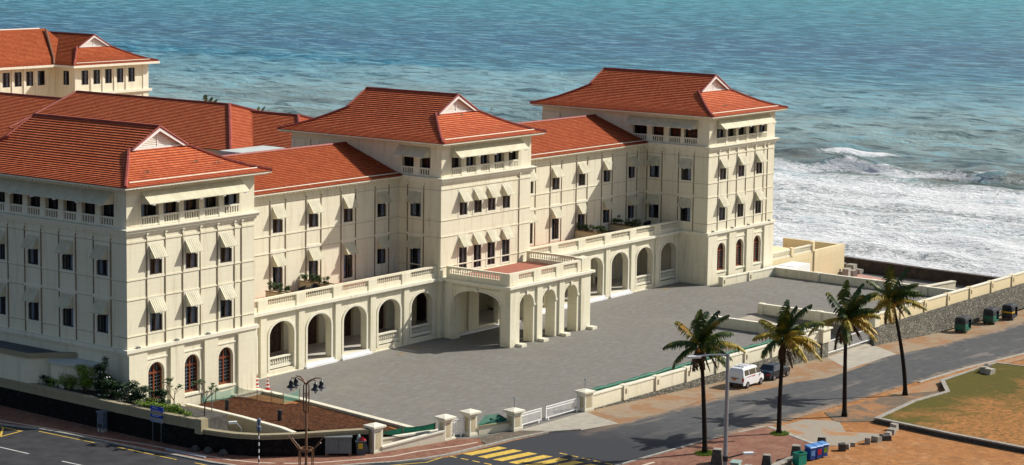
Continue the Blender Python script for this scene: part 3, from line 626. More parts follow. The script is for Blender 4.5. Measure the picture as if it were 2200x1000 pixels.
def tower_roof(parent, x0, y0, W=W, D=D, tile='roof_tile_red', dz=0):
    ov, g = 1.08, 5.27; xa, xb, ya, yb = x0-ov, x0+W+ov, y0-ov, y0+D+ov; hw = (xb-xa)/2; LL = yb-ya; gv = .42
    pf = lambda d: prof(d)+dz
    mb = MB()
    sl_ = lambda d: (min(d, g) if d < g+.001 else g-gv, LL-min(d, g) if d < g+.001 else LL-g+gv)
    def lim(d): return sl_(d)
    # side slopes below the gables, then above them
    for O, U, Nn in (((xa, ya, 0), (0, 1, 0), (1, 0, 0)), ((xb, ya, 0), (0, 1, 0), (-1, 0, 0))):
        roof_face(mb, O, U, Nn, pf, lambda d: (d, LL-d), g)
        On = Vector(O)+Vector(Nn)*g
        roof_face(mb, On, U, Nn, lambda d: pf(d+g), lambda d: (g-gv, LL-g+gv), hw-g)
    for O, U, Nn in (((xa, ya, 0), (1, 0, 0), (0, 1, 0)), ((xa, yb, 0), (1, 0, 0), (0, -1, 0))):
        roof_face(mb, O, U, Nn, pf, lambda d: (d, 2*hw-d), g+.12)
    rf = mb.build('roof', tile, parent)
    rc = MB(); xm = (xa+xb)/2
    rc.tube([(xm, ya+g-gv, pf(hw)+.04), (xm, yb-g+gv, pf(hw)+.04)], .15, 6)
    ds = [0, .31, 1.24, 2.48, 3.72, 4.96, g]
    for sx, bx in ((1, xa), (-1, xb)):
        for sy, by in ((1, ya), (-1, yb)):
            rc.tube([(bx+sx*d, by+sy*d, pf(d)+.1) for d in ds], .15, 6)
            rc.tube([(bx+sx*g, by+sy*(g-gv), pf(g)+.07), (xm, by+sy*(g-gv), pf(hw)+.07)], .1, 6)
    rc.build('ridge_cap', 'ridge_tile', rf)
    for yy, s_ in ((ya+g, -1), (yb-g, 1)):
        gb = MB()
        F = Fac((0, yy), (1, 0), (0, s_)); hx = hw-g; zt, zb_ = pf(hw), pf(g)
        gb.m = 1; gb.face([F.p(xm-hx+.2, .05, zb_+.03), F.p(xm+hx-.2, .05, zb_+.03), F.p(xm, .05, zt-.08)])
        gb.m = 0
        for sgn in (-1, 1):   # barge boards
            a, b_ = (xm+sgn*(hx+.12), zb_-.02), (xm, zt+.02); wd = .34
            for w0, w1 in ((gv-.06, gv+.02),):
                q = [a, b_, (b_[0], b_[1]-wd), (a[0]-sgn*wd*1.6, a[1])]
                p0 = [F.p(u, w0, z) for u, z in q]; p1 = [F.p(u, w1, z) for u, z in q]; gb.face(p1)
                for i in range(4): gb.face([p0[i], p0[(i+1) % 4], p1[(i+1) % 4], p1[i]])
        fbox(gb, F, xm-hx-.02, xm+hx+.02, .06, .2, zb_-.04, zb_+.1); fbox(gb, F, xm-.05, xm+.05, .06, .12, zb_+.1, zt-.2)
        for k in range(9):
            z = zb_+.15+k*.15; e = hx*(zt-z)/(zt-zb_)-.28
            if e > .1: fbox(gb, F, xm-e, xm+e, .055, .085, z, z+.07)
        gb.build('gable', ['white_paint', 'cream_plaster'], rf)
    sf = MB(); sf.box(xa+.04, xb-.04, ya+.04, yb-.04, ZE-.16+dz, ZE-.015+dz); sf.build('eave_board', 'pale_trim', rf)
    # pale snow-guard rail near the front and a dentil row under the eave
    gt = MB(); gt.tube([(xa+1.1, ya+.75, pf(.75)+.1), (xb-1.1, ya+.75, pf(.75)+.1)], .06, 6); gt.build('gutter_rail', 'pale_trim', rf)
    dn = MB()
    for F, a, b_ in ((front(y0), x0-.9, x0+W+.9), (left(x0), y0-.9, y0+D+.9), (right(x0+W), y0-.9, y0+D+.9)):
        n = int((b_-a)/.42)
        for k in range(n): u = a+(k+.5)*(b_-a)/n; fbox(dn, F, u-.08, u+.08, .15 if 0 < u-a-.9 < b_-a-1.8 else .5, .9, ZE-.28+dz, ZE-.158+dz)
    dn.build('dentil', 'pale_trim', rf)
    return rf
def rings(mb, x0, x1, y0, y1, specs):
    for z0, z1, o in specs: mb.box(x0-o, x1+o, y0-o, y1+o, z0, z1)
def strip_pipes(F, us, zb=6.05, zt=15.2):
    for u in us:
        mb = MB(); fbox(mb, F, u-.045, u+.045, -.05, .06, zb, zt-.29); mb.m = 1
        fbox(mb, F, u-.12, u+.12, .0, .2, zt-.02, zt+.16); fbox(mb, F, u-.08, u+.08, .0, .13, zt-.3, zt-.02)
        mb.build('rain_pipe', ['groove_brown', 'pale_trim'], hotel)
def courses(zs, faces):
    for z0, z1, o_ in zs:
        st = MB()
        for i, (FF, a, b_) in enumerate(faces):
            e = .003*i; st.m = 0; fbox(st, FF, a-(.05 if i == 0 and len(faces) > 1 else 0), b_, -.02, o_-e, z0+e, z1-e)
            if o_ < .1: st.m = 1; fbox(st, FF, a, b_, -.02, .02, z0-.035+e, z0+.001+e)
        st.build('string_course', ['cream_plaster', 'groove_brown'], hotel)
def surround(win, F, ua, ub, za, zb, *_, t=.2, pr=.035, hood=False):
    mb = MB()
    for a, b_, c, d in ((ua-t, ua-.0, za-.0, zb+t), (ub+.0, ub+t, za-.0, zb+t), (ua, ub, zb, zb+t-.003), (ua-t-.05, ub+t+.05, za-.16, za)): fbox(mb, F, a, b_, -.01, pr, c, d)
    if hood: fbox(mb, F, (ua+ub)/2-1.08, (ua+ub)/2+1.08, 0, .1, zb+t-.004, zb+t+.25)
    return mb.build('surround', 'pale_trim', win)
def tower(x0, y0, name, side_u, top_side, front_spec, side_doors=False, D=D):
    F, S, RR = front(y0), left(x0), right(x0+W)
    wl = MB()
    fh = front_spec['rect']+front_spec['arch']+front_spec['top']+front_spec.get('doorways', [])
    panel(wl, F, x0, x0+W, -.6, ZE-.1, [(x0+a, x0+b_, *r_) for a, b_, *r_ in fh], .42)
    sh = [(y0+a-.68, y0+a+.68, 11.78, 14.2) for a in side_u[0]] + [(y0+a-.68, y0+a+.68, (7.05 if not side_doors else 6.35), 9.72) for a in side_u[0]]
    th = [(y0+a, y0+b_, 15.95, 17.9) for a, b_ in top_side]
    gh = [(4.5, 8.5, .45, 4.9)] if side_doors else []
    panel(wl, S, y0, y0+D, -3.2, ZE-.1, sh+th+gh, .42)
    wl.face([RR.p(y0, 0, -3.2), RR.p(y0+D, 0, -3.2), RR.p(y0+D, 0, ZE-.1), RR.p(y0, 0, ZE-.1)])
    wl.face([(x0, y0+D, -.6), (x0+W, y0+D, -.6), (x0+W, y0+D, ZE-.1), (x0, y0+D, ZE-.1)])
    o = wl.build('tower_wall', 'cream_plaster', hotel)
    cn = MB(); rings(cn, x0, x0+W, y0, y0+D, [(15.2, 15.45, .14), (15.45, 15.7, .30), (15.7, Z3, .45), (5.5, 5.72, .12), (5.72, Z1, .3)])
    cn.build('cornice', 'pale_trim', hotel)
    st = MB(); rings(st, x0, x0+W, y0, y0+D, [(ZU-.1, ZU-.05, .05)]); st.build('string_course', 'pale_trim', hotel)
    courses(((ZG-.02, ZG+.16, .05), (11.55, 11.68, .05), (9.95, 10.07, .05), (6.98, 7.08, .05)), ((F, x0+.02, x0+W-.02), (S, y0+.02, y0+D-.02)))
    strip_pipes(F, [x0+u for u in front_spec.get('pipes', [])])
    for a in side_u[0]: strip_pipes(S, [y0+a-1.03, y0+a+1.03])
    for a, b_, za, zb, *_ in front_spec['rect']:
        surround(window(hotel, F, x0+a, x0+b_, za, zb), F, x0+a, x0+b_, za, zb); small_awning(hotel, F, x0+a, x0+b_, zb)
    for h_ in sh: surround(window(hotel, S, *h_, style='dark'), S, *h_, hood=h_[3] < 10); small_awning(hotel, S, h_[0], h_[1], h_[3])
    for a, b_, za, zb, rise in front_spec['arch']:
        wn_ = window(hotel, F, x0+a, x0+b_, za, zb, style='red', rise=rise, depth=.4, curtain=False)
        av = MB(); archivolt(av, F, x0+a, x0+b_, zb-rise, rise, .16, .06, legs=za-.1); fbox(av, F, x0+a-.25, x0+b_+.25, 0, .12, za-.2, za-.05)
        fbox(av, F, x0+a-.12, x0+b_+.35, 0, .07, 4.86, 4.98); av.build('surround', 'pale_trim', wn_)
    for a, b_ in front_spec.get('pilasters', []): pl = MB(); fbox(pl, F, x0+a+.004, x0+b_-.004, -.05, .2, -.6, 5.502); pl.build('pilaster', 'cream_plaster', hotel)
    for FF, tops, b0 in ((F, [(x0+a, x0+b_) for a, b_, *_ in front_spec['top']], 0), (S, [(y0+a, y0+b_) for a, b_ in top_side], 0)):
        for a, b_ in tops:
            window(hotel, FF, a, b_, 16.05, 17.9, depth=.5, style='dark', curtain=(FF is F))
            bl = MB(); n = max(3, int((b_-a)/.27)); fbox(bl, FF, a+.003, b_-.003, -.16, .03, 16.52, 16.66); fbox(bl, FF, a+.003, b_-.003, -.16, .03, 15.86, 16.0)
            for k in range(n+1): u = a+.06+(b_-a-.12)*k/n; fbox(bl, FF, u-.055, u+.055, -.12, .0, 15.99, 16.53)
            bl.build('balustrade', 'pale_trim', hotel)
        for (a, b_), (c, d) in zip(tops, tops[1:]):
            pc = MB(); fbox(pc, FF, (b_+c)/2-.12-(c-b_)/2+.1, (b_+c)/2+.12+(c-b_)/2-.1, 0, .07, 15.82, 16.7); pc.build('post_base', 'pale_trim', hotel)
    tower_roof(hotel, x0, y0, D=D)
wing_front = dict(rect=[(c-.70, c+.70, 11.8, 14.22) for c in (3.15, 7.18, 11.2)]+[(c-.70, c+.70, 7.1, 9.75) for c in (3.15, 7.18, 11.2)],
                  arch=[(2.2, 4.0, 1.33, 4.56, .9), (6.3, 8.05, 1.33, 4.56, .88), (10.25, 12.0, 1.33, 4.56, .88)],
                  top=[(1.6, 3.55, 15.95, 17.85), (4.05, 5.8, 15.95, 17.85), (6.35, 8.1, 15.95, 17.85), (8.7, 10.4, 15.95, 17.85), (11.0, 12.85, 15.95, 17.85)],
                  pipes=[2.14, 4.19, 6.15, 8.16, 10.17, 12.19, 13.05], pilasters=[(0, 2.0), (4.6, 6.15), (8.5, 10.1), (12.5, 14.64)])
mid_front = dict(rect=[(a, a+1.25, 11.85, 14.22) for a in (2.87, 5.2, 7.45, 9.88)]+[(a, a+1.25, 6.35, 9.75) for a in (2.87, 5.2, 7.45, 9.88)], arch=[],
                 top=[(1.6, 3.1, 15.95, 17.85), (3.9, 5.45, 15.95, 17.85), (6.2, 7.65, 15.95, 17.85), (8.45, 10.05, 15.95, 17.85), (10.85, 12.5, 15.95, 17.85)], pipes=[12.66], pilasters=[(4.3, 5.95), (9.2, 10.6)], doorways=[(1.3, 2.9, .31, 4.7), (5.97, 9.15, .31, 4.9), (10.7, 13.0, .31, 4.7)])
XM, YM = 44.13, 3.28
tower(0, 0, 'near', ([2.87, 7.05, 11.3, 15.5, 19.7],), [(1.45+2.22*k, 3.05+2.22*k) for k in range(9)], wing_front)
tower(XM, YM, 'mid', ([3.2],), [(1.41, 2.75), (3.49, 4.98)], mid_front, True, 19.7)
tower(L2, 0, 'far', ([2.95, 7.25],), [(1.55, 3.35), (3.79, 5.42), (6.11, 7.7), (8.41, 10.33)], wing_front)
# long awnings under the eaves
big_awning(hotel, front(0), 1.55, 13.0, n=5); big_awning(hotel, left(0), 1.45, 21.5, n=8)
big_awning(hotel, front(YM), XM+1.55, XM+12.85, n=5); big_awning(hotel, left(XM), YM+1.42, YM+5.3, n=2)
big_awning(hotel, front(0), L2+1.55, L2+13.1, n=5); big_awning(hotel, left(L2), 1.5, 10.8, n=4)
# blind panels on the inner tower sides
for x0, y0, us in ((XM, YM, (7.4, 9.9, 12.2, 14.3)), (L2, 0, (12.2, 14.3, 16.9, 19.4))):
    S = left(x0)
    for u in us:
        bp = MB()
        for a, b_, c, d in ((u-.1, u+1.7, 18.25, 18.32), (u-.1, u, 16, 18.25), (u+1.6, u+1.7, 16, 18.25)): fbox(bp, S, y0+a, y0+b_, 0, .06, c, d)
        bp.build('blind_panel', 'cream_plaster', hotel)
    e_ = 19.7 if x0 == XM else 23.3; bp = MB(); fbox(bp, S, y0+e_-3.8+1.2, y0+e_-.003, 0, .12, 15.81, 18.4); bp.build('pilaster', 'cream_plaster', hotel)
YL = 8.62
def link(xa, xb, wins, doors, extra=()):
    F = front(YL); wl = MB()
    holes = [(c-.69, c+.69, 11.8, 14.22) for c in wins]+[(c-.67, c+.67, 6.35 if c in doors else 7.15, 9.75) for c in wins]
    panel(wl, F, xa, xb, 5.9, 15.7, holes, .4); wl.face([(xa, 22, 0), (xb, 22, 0), (xb, 22, 15.5), (xa, 22, 15.5)]); wl.build('link_wall', 'cream_plaster', hotel)
    courses([(z0+.004, z1-.004, .054) for z0, z1 in ((ZG-.02, ZG+.14), (11.55, 11.68), (9.95, 10.07))]+[(15.35, 15.6, .2)], ((F, xa, xb),))
    strip_pipes(F, [c+s_ for c in wins for s_ in (-1.05, 1.05) if xa+.2 < c+s_ < xb-.2])
    for h_ in holes: surround(window(hotel, F, *h_), F, *h_, hood=h_[3] < 10); small_awning(hotel, F, h_[0], h_[1], h_[3])
    ya, za, yr, zr = YL-.72, 15.72, 15.6, 18.36; mb = MB()
    pf = lambda d: za+float(np.interp(d, [0, 1.2, yr-ya], [0, .3, zr-za]))
    roof_face(mb, (0, ya, 0), (1, 0, 0), (0, 1, 0), pf, lambda d: (xa+.01, xb-.01), yr-ya)
    roof_face(mb, (0, 22.9, 0), (1, 0, 0), (0, -1, 0), pf, lambda d: (xa+.01, xb-.01), 22.9-yr)
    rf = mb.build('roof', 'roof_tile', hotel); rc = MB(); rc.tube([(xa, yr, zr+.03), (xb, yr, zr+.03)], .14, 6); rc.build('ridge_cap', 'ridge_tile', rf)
    eb = MB(); eb.box(xa+.01, xb-.01, ya+.03, 22.5, za-.15, za-.02); eb.build('eave_board', 'pale_trim', rf)
    gt = MB(); gt.tube([(xa+.1, ya+.6, pf(.6)+.09), (xb-.1, ya+.6, pf(.6)+.09)], .055, 6); gt.build('gutter_rail', 'pale_trim', rf)
    dn = MB(); n = int((xb-xa)/.45); fbox(dn, F, xa+.02, xb-.02, .16, .2, za-.2, za-.149)
    for k in range(n): u = xa+(k+.5)*(xb-xa)/n; fbox(dn, F, u-.07, u+.07, .15, .62, za-.28, za-.148)
    dn.build('dentil', 'pale_trim', rf)
link(W, XM, [16.8, 21.75, 26.7, 31.6, 36.55, 41.5], [26.7, 31.6, 36.55])
link(XM+W, L2, [61.0, 65.8, 70.6, 75.5, 80.4, 85.4], [65.8, 70.6, 75.5])
# arcades
YA = 3.75
def arcade(xa, xb, cs, opens):
    F = front(YA); wl = MB(); hw = 1.62
    holes = [(c-hw, c+hw, .45, 4.8, 1.25) for c in cs]
    panel(wl, F, xa, xb, -.3, 6.0, holes, .65, back=True); wl.build('arcade_wall', 'cream_plaster', hotel)
    edges = [(a+b_)/2 for a, b_ in zip(cs, cs[1:])]
    for u in edges: pl = MB(); fbox(pl, F, u-.38, u+.38, -.05, .18, -.3, 5.52); pl.build('pilaster', 'cream_plaster', hotel)
    for c in cs: av = MB(); archivolt(av, F, c-hw, c+hw, 3.55, 1.25, .2, .08, legs=.45); av.build('arch_surround', 'pale_trim', hotel)
    cn = MB(); fbox(cn, F, xa, xb, -.1, .16, 5.52, 5.7); fbox(cn, F, xa, xb, -.1, .42, 5.7, 5.97); fbox(cn, F, xa, xb, -.1, .22, -.4, .07); cn.build('cornice', 'pale_trim', hotel)
    pp = MB(); fbox(pp, F, xa, xb, -.3, .02, 5.98, 6.44); fbox(pp, F, xa, xb, -.33, .06, 6.98, 7.14)
    for u in edges: fbox(pp, F, u-.62, u+.62, -.305, .1, 5.975, 7.0)
    fbox(pp, F, xa, cs[0]-1.95, -.305, .1, 5.975, 7.0); fbox(pp, F, cs[-1]+1.9, xb, -.3, .1, 5.975, 7.0); pp.build('parapet', 'cream_plaster', hotel)
    for c in cs: balustrade(hotel, F, c-1.88, c+1.88, 6.44, 6.98)
    for c in cs:
        if c not in opens: balustrade(hotel, F, c-hw, c+hw, .82, 1.45, w=-.25, rail=.14)
    fl = MB(); fl.box(xa, xb, YA+.06, YL+4, -.2, .44); fl.build('arcade_floor', 'floor_tile', hotel)
    for c in opens:
        sp2 = MB(); fbox(sp2, F, c-2.1, c+2.1, -.1, .42, -.1, .2); fbox(sp2, F, c-1.9, c+1.9, -.1, .21, .2, .445)
        sp2.build('step', 'marble_step', hotel)
    ce = MB(); ce.box(xa, xb, YA+.3, YL+4, 5.4, 6.05); ce.build('terrace_slab', ['terrace_tile'], hotel)
    bw = MB(); B = front(YL+.4); panel(bw, B, xa, xb, .44, 5.4, [(c-1.1, c+.9, .45, 4.2) for c in cs], .5)
    for u in edges: fbox(bw, B, u-.3, u+.3, 0, .25, .44, 5.4)
    bw.build('inner_wall', 'cream_plaster', hotel)
    for c in cs:
        dr = MB(); fbox(dr, B, c-1.1, c+.9, -.45, -.35, .45, 4.2); fbox(dr, B, c-.13, c-.05, -.35, -.31, .5, 4.15)
        for k in range(2):
            for z0, z1 in ((.7, 1.6), (1.8, 2.9), (3.1, 3.9)): fbox(dr, B, c-.95+k*.98, c-.25+k*.98, -.35, -.32, z0, z1)
        dr.build('door', 'door_wood', hotel)
arcade(W, XM, [17.1, 22.05, 27.05, 32.0, 36.95, 41.85], [27.05, 32.0])
arcade(XM+W, L2, [61.25, 66.2, 71.15, 76.05, 81.0, 85.9], [61.25, 66.2, 71.15, 76.05])
# entrance porch
PX0, PX1, PY = 44.7, 58.1, -4.73
pw = MB(); F = front(PY); pa = [(46.28, 48.62), (49.98, 52.25), (53.7, 55.98)]
panel(pw, F, PX0, PX1, -.1, 5.6, [(a, b_, -.09, 4.93, 1.14) for a, b_ in pa], 1.15, back=True)
for FF in (left(PX0), right(PX1)): panel(pw, FF, PY, YM-.003, -.1, 5.6, [(-3.7, 2.0, -.09, 5.05, 1.1)], 1.0, back=True)
pw.build('porch_wall', 'cream_plaster', hotel)
for a, b_ in ((PX0, 46.2), (49.08, 49.94), (52.78, 53.62), (56.5, PX1)): pm = MB(); fbox(pm, F, a+.004, b_, -.05, .17, -.1, 5.5); pm.build('pilaster', 'cream_plaster', hotel)
pt_ = MB()
for a, b_ in pa:
    archivolt(pt_, F, a, b_, 3.79, 1.14, .16, .09); c = (a+b_)/2; fbox(pt_, F, c-.13, c+.13, 0, .2, 4.85, 5.2)
    for u0_, u1_ in ((a-.3, a-.003), (b_+.003, b_+.3)): fbox(pt_, F, u0_, u1_, 0, .12, 3.66, 3.79)
    n = int((b_-a)/.17)
    for k in range(n): u = a+(k+.5)*(b_-a)/n; fbox(pt_, F, u-.045, u+.045, 0, .1, 5.34, 5.48)
for FF in (left(PX0), right(PX1)):
    archivolt(pt_, FF, -3.7, 2.0, 3.95, 1.1, .16, .08); fbox(pt_, FF, -1.0, -.7, 0, .2, 5.0, 5.3)
    fbox(pt_, FF, 2.0, 2.65, 0, .12, 3.6, 3.95); fbox(pt_, FF, -4.5, -3.7, 0, .05, 3.75, 3.85)
    n = 34
    for k in range(n): u = -3.7+(k+.5)*6.3/n; fbox(pt_, FF, u-.045, u+.045, 0, .1, 5.34, 5.48)
pt_.box(PX0-.12, PX1+.12, PY-.19, YM-.3, 5.5, 5.72); pt_.box(PX0-.42, PX1+.42, PY-.45, YM-.3, 5.72, 5.96)
for a, b_ in ((45.0, 46.4), (49.1, 50.0), (52.8, 53.7), (56.7, 58.3)): pt_.box(b_-.75, b_+.05, PY-.9, PY-.18, -.05, .28)
for u, v_ in ((2.3, 3.0),): pt_.box(PX0-.1, PX0+.9, u-.15, v_, -.05, 5.52)
pt_.build('porch_trim', 'pale_trim', hotel)
pp = MB(); pp.box(PX0+.31, PX1-.31, PY+.31, YM-.31, 5.965, 6.07); pp.build('porch_terrace', 'terrace_tile', hotel)
pp = MB(); RX = right(PX1)
for FF, a, b_, ops in ((F, PX0, PX1, [(46.12, 48.6), (49.82, 52.3), (53.54, 55.94)]), (left(PX0), PY+.31, YM-.3, [(-3.7, 2.6)]), (RX, PY+.31, YM-.3, [(-3.9, 2.6)])):
    e = .003 if FF is F else 0
    fbox(pp, FF, a, b_, -.3, -.0, 5.96, 6.44+e); fbox(pp, FF, a, b_, -.33 if FF is F else -.31, .04, 6.98, 7.16+e)
    cuts = [a]+[q for o_ in ops for q in o_]+[b_]
    for k in range(0, len(cuts), 2): fbox(pp, FF, cuts[k]+.004, cuts[k+1]-.004, -.303, .03+.03*(FF is F), 6.0, 6.99)
    for o_ in ops: balustrade(hotel, FF, o_[0], o_[1], 6.44, 6.98)
pp.box(56.6, PX1+.06, PY-.1, PY+.9, 6.0, 7.3)
pp.build('parapet', 'cream_plaster', hotel)
iw = MB(); B = front(YL); panel(iw, B, XM, XM+W, .0, 5.9, [(47, 49, .3, 4.2), (50.3, 53.0, .3, 4.4), (54.3, 56.2, .3, 4.2)], .4); iw.build('inner_wall', 'cream_plaster', hotel)
lf = MB(); lf.box(XM+.3, XM+W-.3, YM+.4, 12, -.1, .31); lf.box(XM+.6, XM+W-.6, YM-.8, YM+.4, -.1, .16); lf.build('lobby_floor', 'marble_step', hotel)
dr = MB(); fbox(dr, B, 47, 56.4, -1.5, -1.4, .3, 4.5); dr.build('door', 'door_wood', hotel)
for x0 in (1.0, 5.3, 8.9, L2+1.0, L2+5.2, L2+8.8, L2+13.6):
    m = MB(); m.box(x0-.12, x0+.12, -.26, -.08, Z1+.005, Z1+.16); m.box(x0+.14, x0+.3, -.22, -.1, Z1+.004, Z1+.1); m.build('ledge_lamp', 'cabinet_grey', hotel)
for x0, y0 in ((9.4, 1.6), (11.6, 1.2), (3.2, .9), (XM+4.1, YM+.8), (XM+9.4, YM+1.1), (L2+5, 1.0)):
    m = MB(); zz = prof(y0+1.2)+.1; m.tube([(x0-.35, y0, zz), (x0, y0+.1, zz+.1), (x0+.3, y0-.05, zz)], .035, 4); m.tube([(x0, y0+.1, zz-.1), (x0+.03, y0+.1, zz+.25)], .03, 4); m.build('roof_bracket', 'groove_brown', hotel)
# flat roofed block behind the near link
fb = MB(); fb.prism([(33.2, 21.4), (33.2, 17.0), (39.2, 18.4), (39.2, 22.3)], 14, 18.0); fb.prism([(32.66, 22.1), (32.66, 18.5), (39.13, 19.25), (39.2, 22.34)], 14, 17.99); 
fb = MB(); fb.prism([(32.7, 22.1), (32.7, 18.5), (39.1, 19.2), (39.2, 22.3)], 14, 18.0); fb.build('flat_roof_box', 'flat_roof', hotel)
# low entrance blocks beside the near wing, above the side street
an = thing('annex', 'low cream annex with flat grey roof beside the hotel, above the dark street wall', 'building', (-1.5, 14, 0))
mb = MB(); mb.prism([(-2.9, 8.7), (-.02, 6.2), (-.02, 50), (-2.9, 50)], 1.4, 4.75); mb.build('wall', 'cream_plaster', an)
mb = MB(); mb.prism([(-2.5, 9.1), (-.03, 6.8), (-.03, 50), (-2.5, 50)], 4.6, 4.80); mb.build('roof', 'grey_roof', an)
mb = MB()
for q in ([(-3.05, 8.55), (-.01, 5.9), (-.01, 6.5), (-2.75, 8.9)], [(-3.05, 8.56), (-2.7, 8.9), (-2.7, 50), (-3.05, 50)]): mb.prism(q, 4.66 if q[1][0] > -1 else 4.65, 5.0 if q[1][0] > -1 else 4.99)
mb.build('parapet', 'weathered_coping', an)
ac = thing('entrance_canopy', 'small cream block with white flat top against the hotel wall, behind the planter shrubs', 'annex', (-1, 5, 1))
mb = MB(); mb.prism([(-1.8, 7.2), (-.02, 5.9), (-.02, 2.4), (-1.75, 5.6)], 1.5, 4.3); mb.build('wall', 'cream_plaster', ac)
mb = MB(); mb.prism([(-2.0, 7.4), (-.02, 5.88), (-.02, 2.2), (-1.95, 5.2)], 4.302, 4.55); mb.build('roof', 'flat_roof', ac)

# rear blocks of the hotel
def rear_roof(t, x0, x1, ya, yb, zr, ze, hipa, hipb=False):
    mb = MB(); hw = (x1-x0)/2; pf = lambda d: ze+(zr-ze)*d/hw; LL = yb-ya
    lim = lambda d: (d if hipa else 0, LL-(d if hipb else 0))
    roof_face(mb, (x0, ya, 0), (0, 1, 0), (1, 0, 0), pf, lim, hw, .36); roof_face(mb, (x1, ya, 0), (0, 1, 0), (-1, 0, 0), pf, lim, hw, .36)
    if hipa: roof_face(mb, (x0, ya, 0), (1, 0, 0), (0, 1, 0), pf, lambda d: (d, 2*hw-d), hw, .36)
    rf = mb.build('roof', 'roof_tile_red', t); rc = MB(); xm = (x0+x1)/2
    rc.tube([(xm, ya+(hw if hipa else 0), zr+.05), (xm, yb-(hw if hipb else 0), zr+.05)], .18, 6)
    if hipa:
        for bx, s_ in ((x0, 1), (x1, -1)): rc.tube([(bx, ya, ze+.08), (xm, ya+hw, zr+.08)], .2, 6)
    if not hipb:
        rc.tube([(x0, yb, ze+.05), (xm, yb, zr+.05)], .15, 6)
    rc.build('ridge_cap', 'ridge_tile', rf)
    wl = MB(); wl.box(x0+.8, x1-.8, ya+.8, yb-.05, -1, ze); wl.build('wall', 'cream_plaster', t)
t = thing('rear_hotel_block', 'broad rear block with long plain tiled roof hipped at its near end', 'building', (67, 65, 0)); rear_roof(t, 56.4, 78.4, 43.8, 81.9, 18.4, 14.5, True)
t = thing('rear_hotel_block', 'smaller rear block whose tiled roof shows between the broad one and the middle tower', 'building', (69, 45, 0)); rear_roof(t, 57.5, 80.5, 33.6, 56, 17.6, 13.6, True)
t = thing('rear_hotel_block', 'darker tiled rear roof at the left edge, in front of the seaside block', 'building', (67, 95, 0)); rear_roof(t, 55.5, 79.5, 82.0, 110, 17.3, 12.8, False)
# seaside block far left
sb = thing('seaside_block', 'cream seaside block with orange hipped roof, gable and white fascia at top left', 'building', (99, 115, 0))
wl = MB(); F = front(110); S = left(91.9); F2 = front(114.2)
cs = [93.2+2.28*k for k in range(5)]
panel(wl, F, 91.9, 106.4, 5, 19.2, [(c, c+1.35, 16.35, 18.45) for c in cs], .3); panel(wl, S, 110, 133, 5, 19.2, [(111.2, 112.5, 16.35, 18.4)], .3)
c2 = [90.0-2.15*k for k in range(14)]
panel(wl, F2, 40, 91.9, 5, 19.2, [(c-1.35, c, 16.3, 18.4) for c in c2], .3)
wl.face([(106.4, 110, -3), (106.4, 133, -3), (106.4, 133, 19.2), (106.4, 110, 19.2)]); wl.build('wall', 'cream_plaster', sb)
for c in cs: window(sb, F, c, c+1.35, 16.35, 18.45, style='dark', rows=3, depth=.25)
window(sb, S, 111.2, 112.5, 16.35, 18.4, style='dark', rows=3, depth=.25)
for c in c2[:8]: window(sb, F2, c-1.35, c, 16.3, 18.4, style='dark', rows=3, depth=.25)
pl = MB()
for c in cs[1:]: pl = MB(); fbox(pl, F, c-.62, c-.38, 0, .12, 15.2, 18.9); pl.build('pilaster', 'pale_trim', sb)
for c in c2[:8]: pl = MB(); fbox(pl, F2, c+.25, c+.55, 0, .12, 14.8, 18.9); pl.build('pilaster', 'pale_trim', sb)
pl = MB()
fbox(pl, F, 91.9-.1, 106.4+.4, -.02, .35, 14.85, 15.2); fbox(pl, F, 105.2, 106.2, 0, .1, 5, 19); fbox(pl, F, 91.903, 92.5, 0, .06, 5, 19)
pl.build('pilaster', 'pale_trim', sb)
tower_roof(sb, 91.9, 110, tile='roof_tile', W=14.5)
mb = MB(); pf = lambda d: 19.25+float(np.interp(d, [0, 1, 9.4], [0, .35, 4.7])); roof_face(mb, (0, 113.0, 0), (1, 0, 0), (0, 1, 0), pf, lambda d: (40, 90.7+min(d, 6.5)), 9.4)
rf = mb.build('roof', 'roof_tile', sb); rc = MB(); rc.tube([(40, 122.4, 23.6), (84, 122.4, 23.95), (96, 122.4, 23.95)], .16, 6); rc.tube([(90.65, 113, 19.4), (92.0, 114.6, 20.1), (96.5, 121.5, 23.9)], .18, 6); rc.build('ridge_cap', 'iron_brown', rf)
eb = MB(); eb.box(40, 90.6, 112.85, 114.0, 18.95, 19.27); eb.box(90.7, 107.6, 108.8, 110.6, 18.96, 19.29); eb.box(90.7, 91.6, 110.603, 113.5, 18.957, 19.285); eb.build('fascia', 'pale_trim', rf)
ms = MB(); ms.tube([(82.8, 122, 23.8), (82.8, 122, 30.5)], .06, 5); tag(ms.build('antenna_mast', 'grey_metal'), 'thin grey antenna mast rising from the ridge of the seaside block', 'mast')

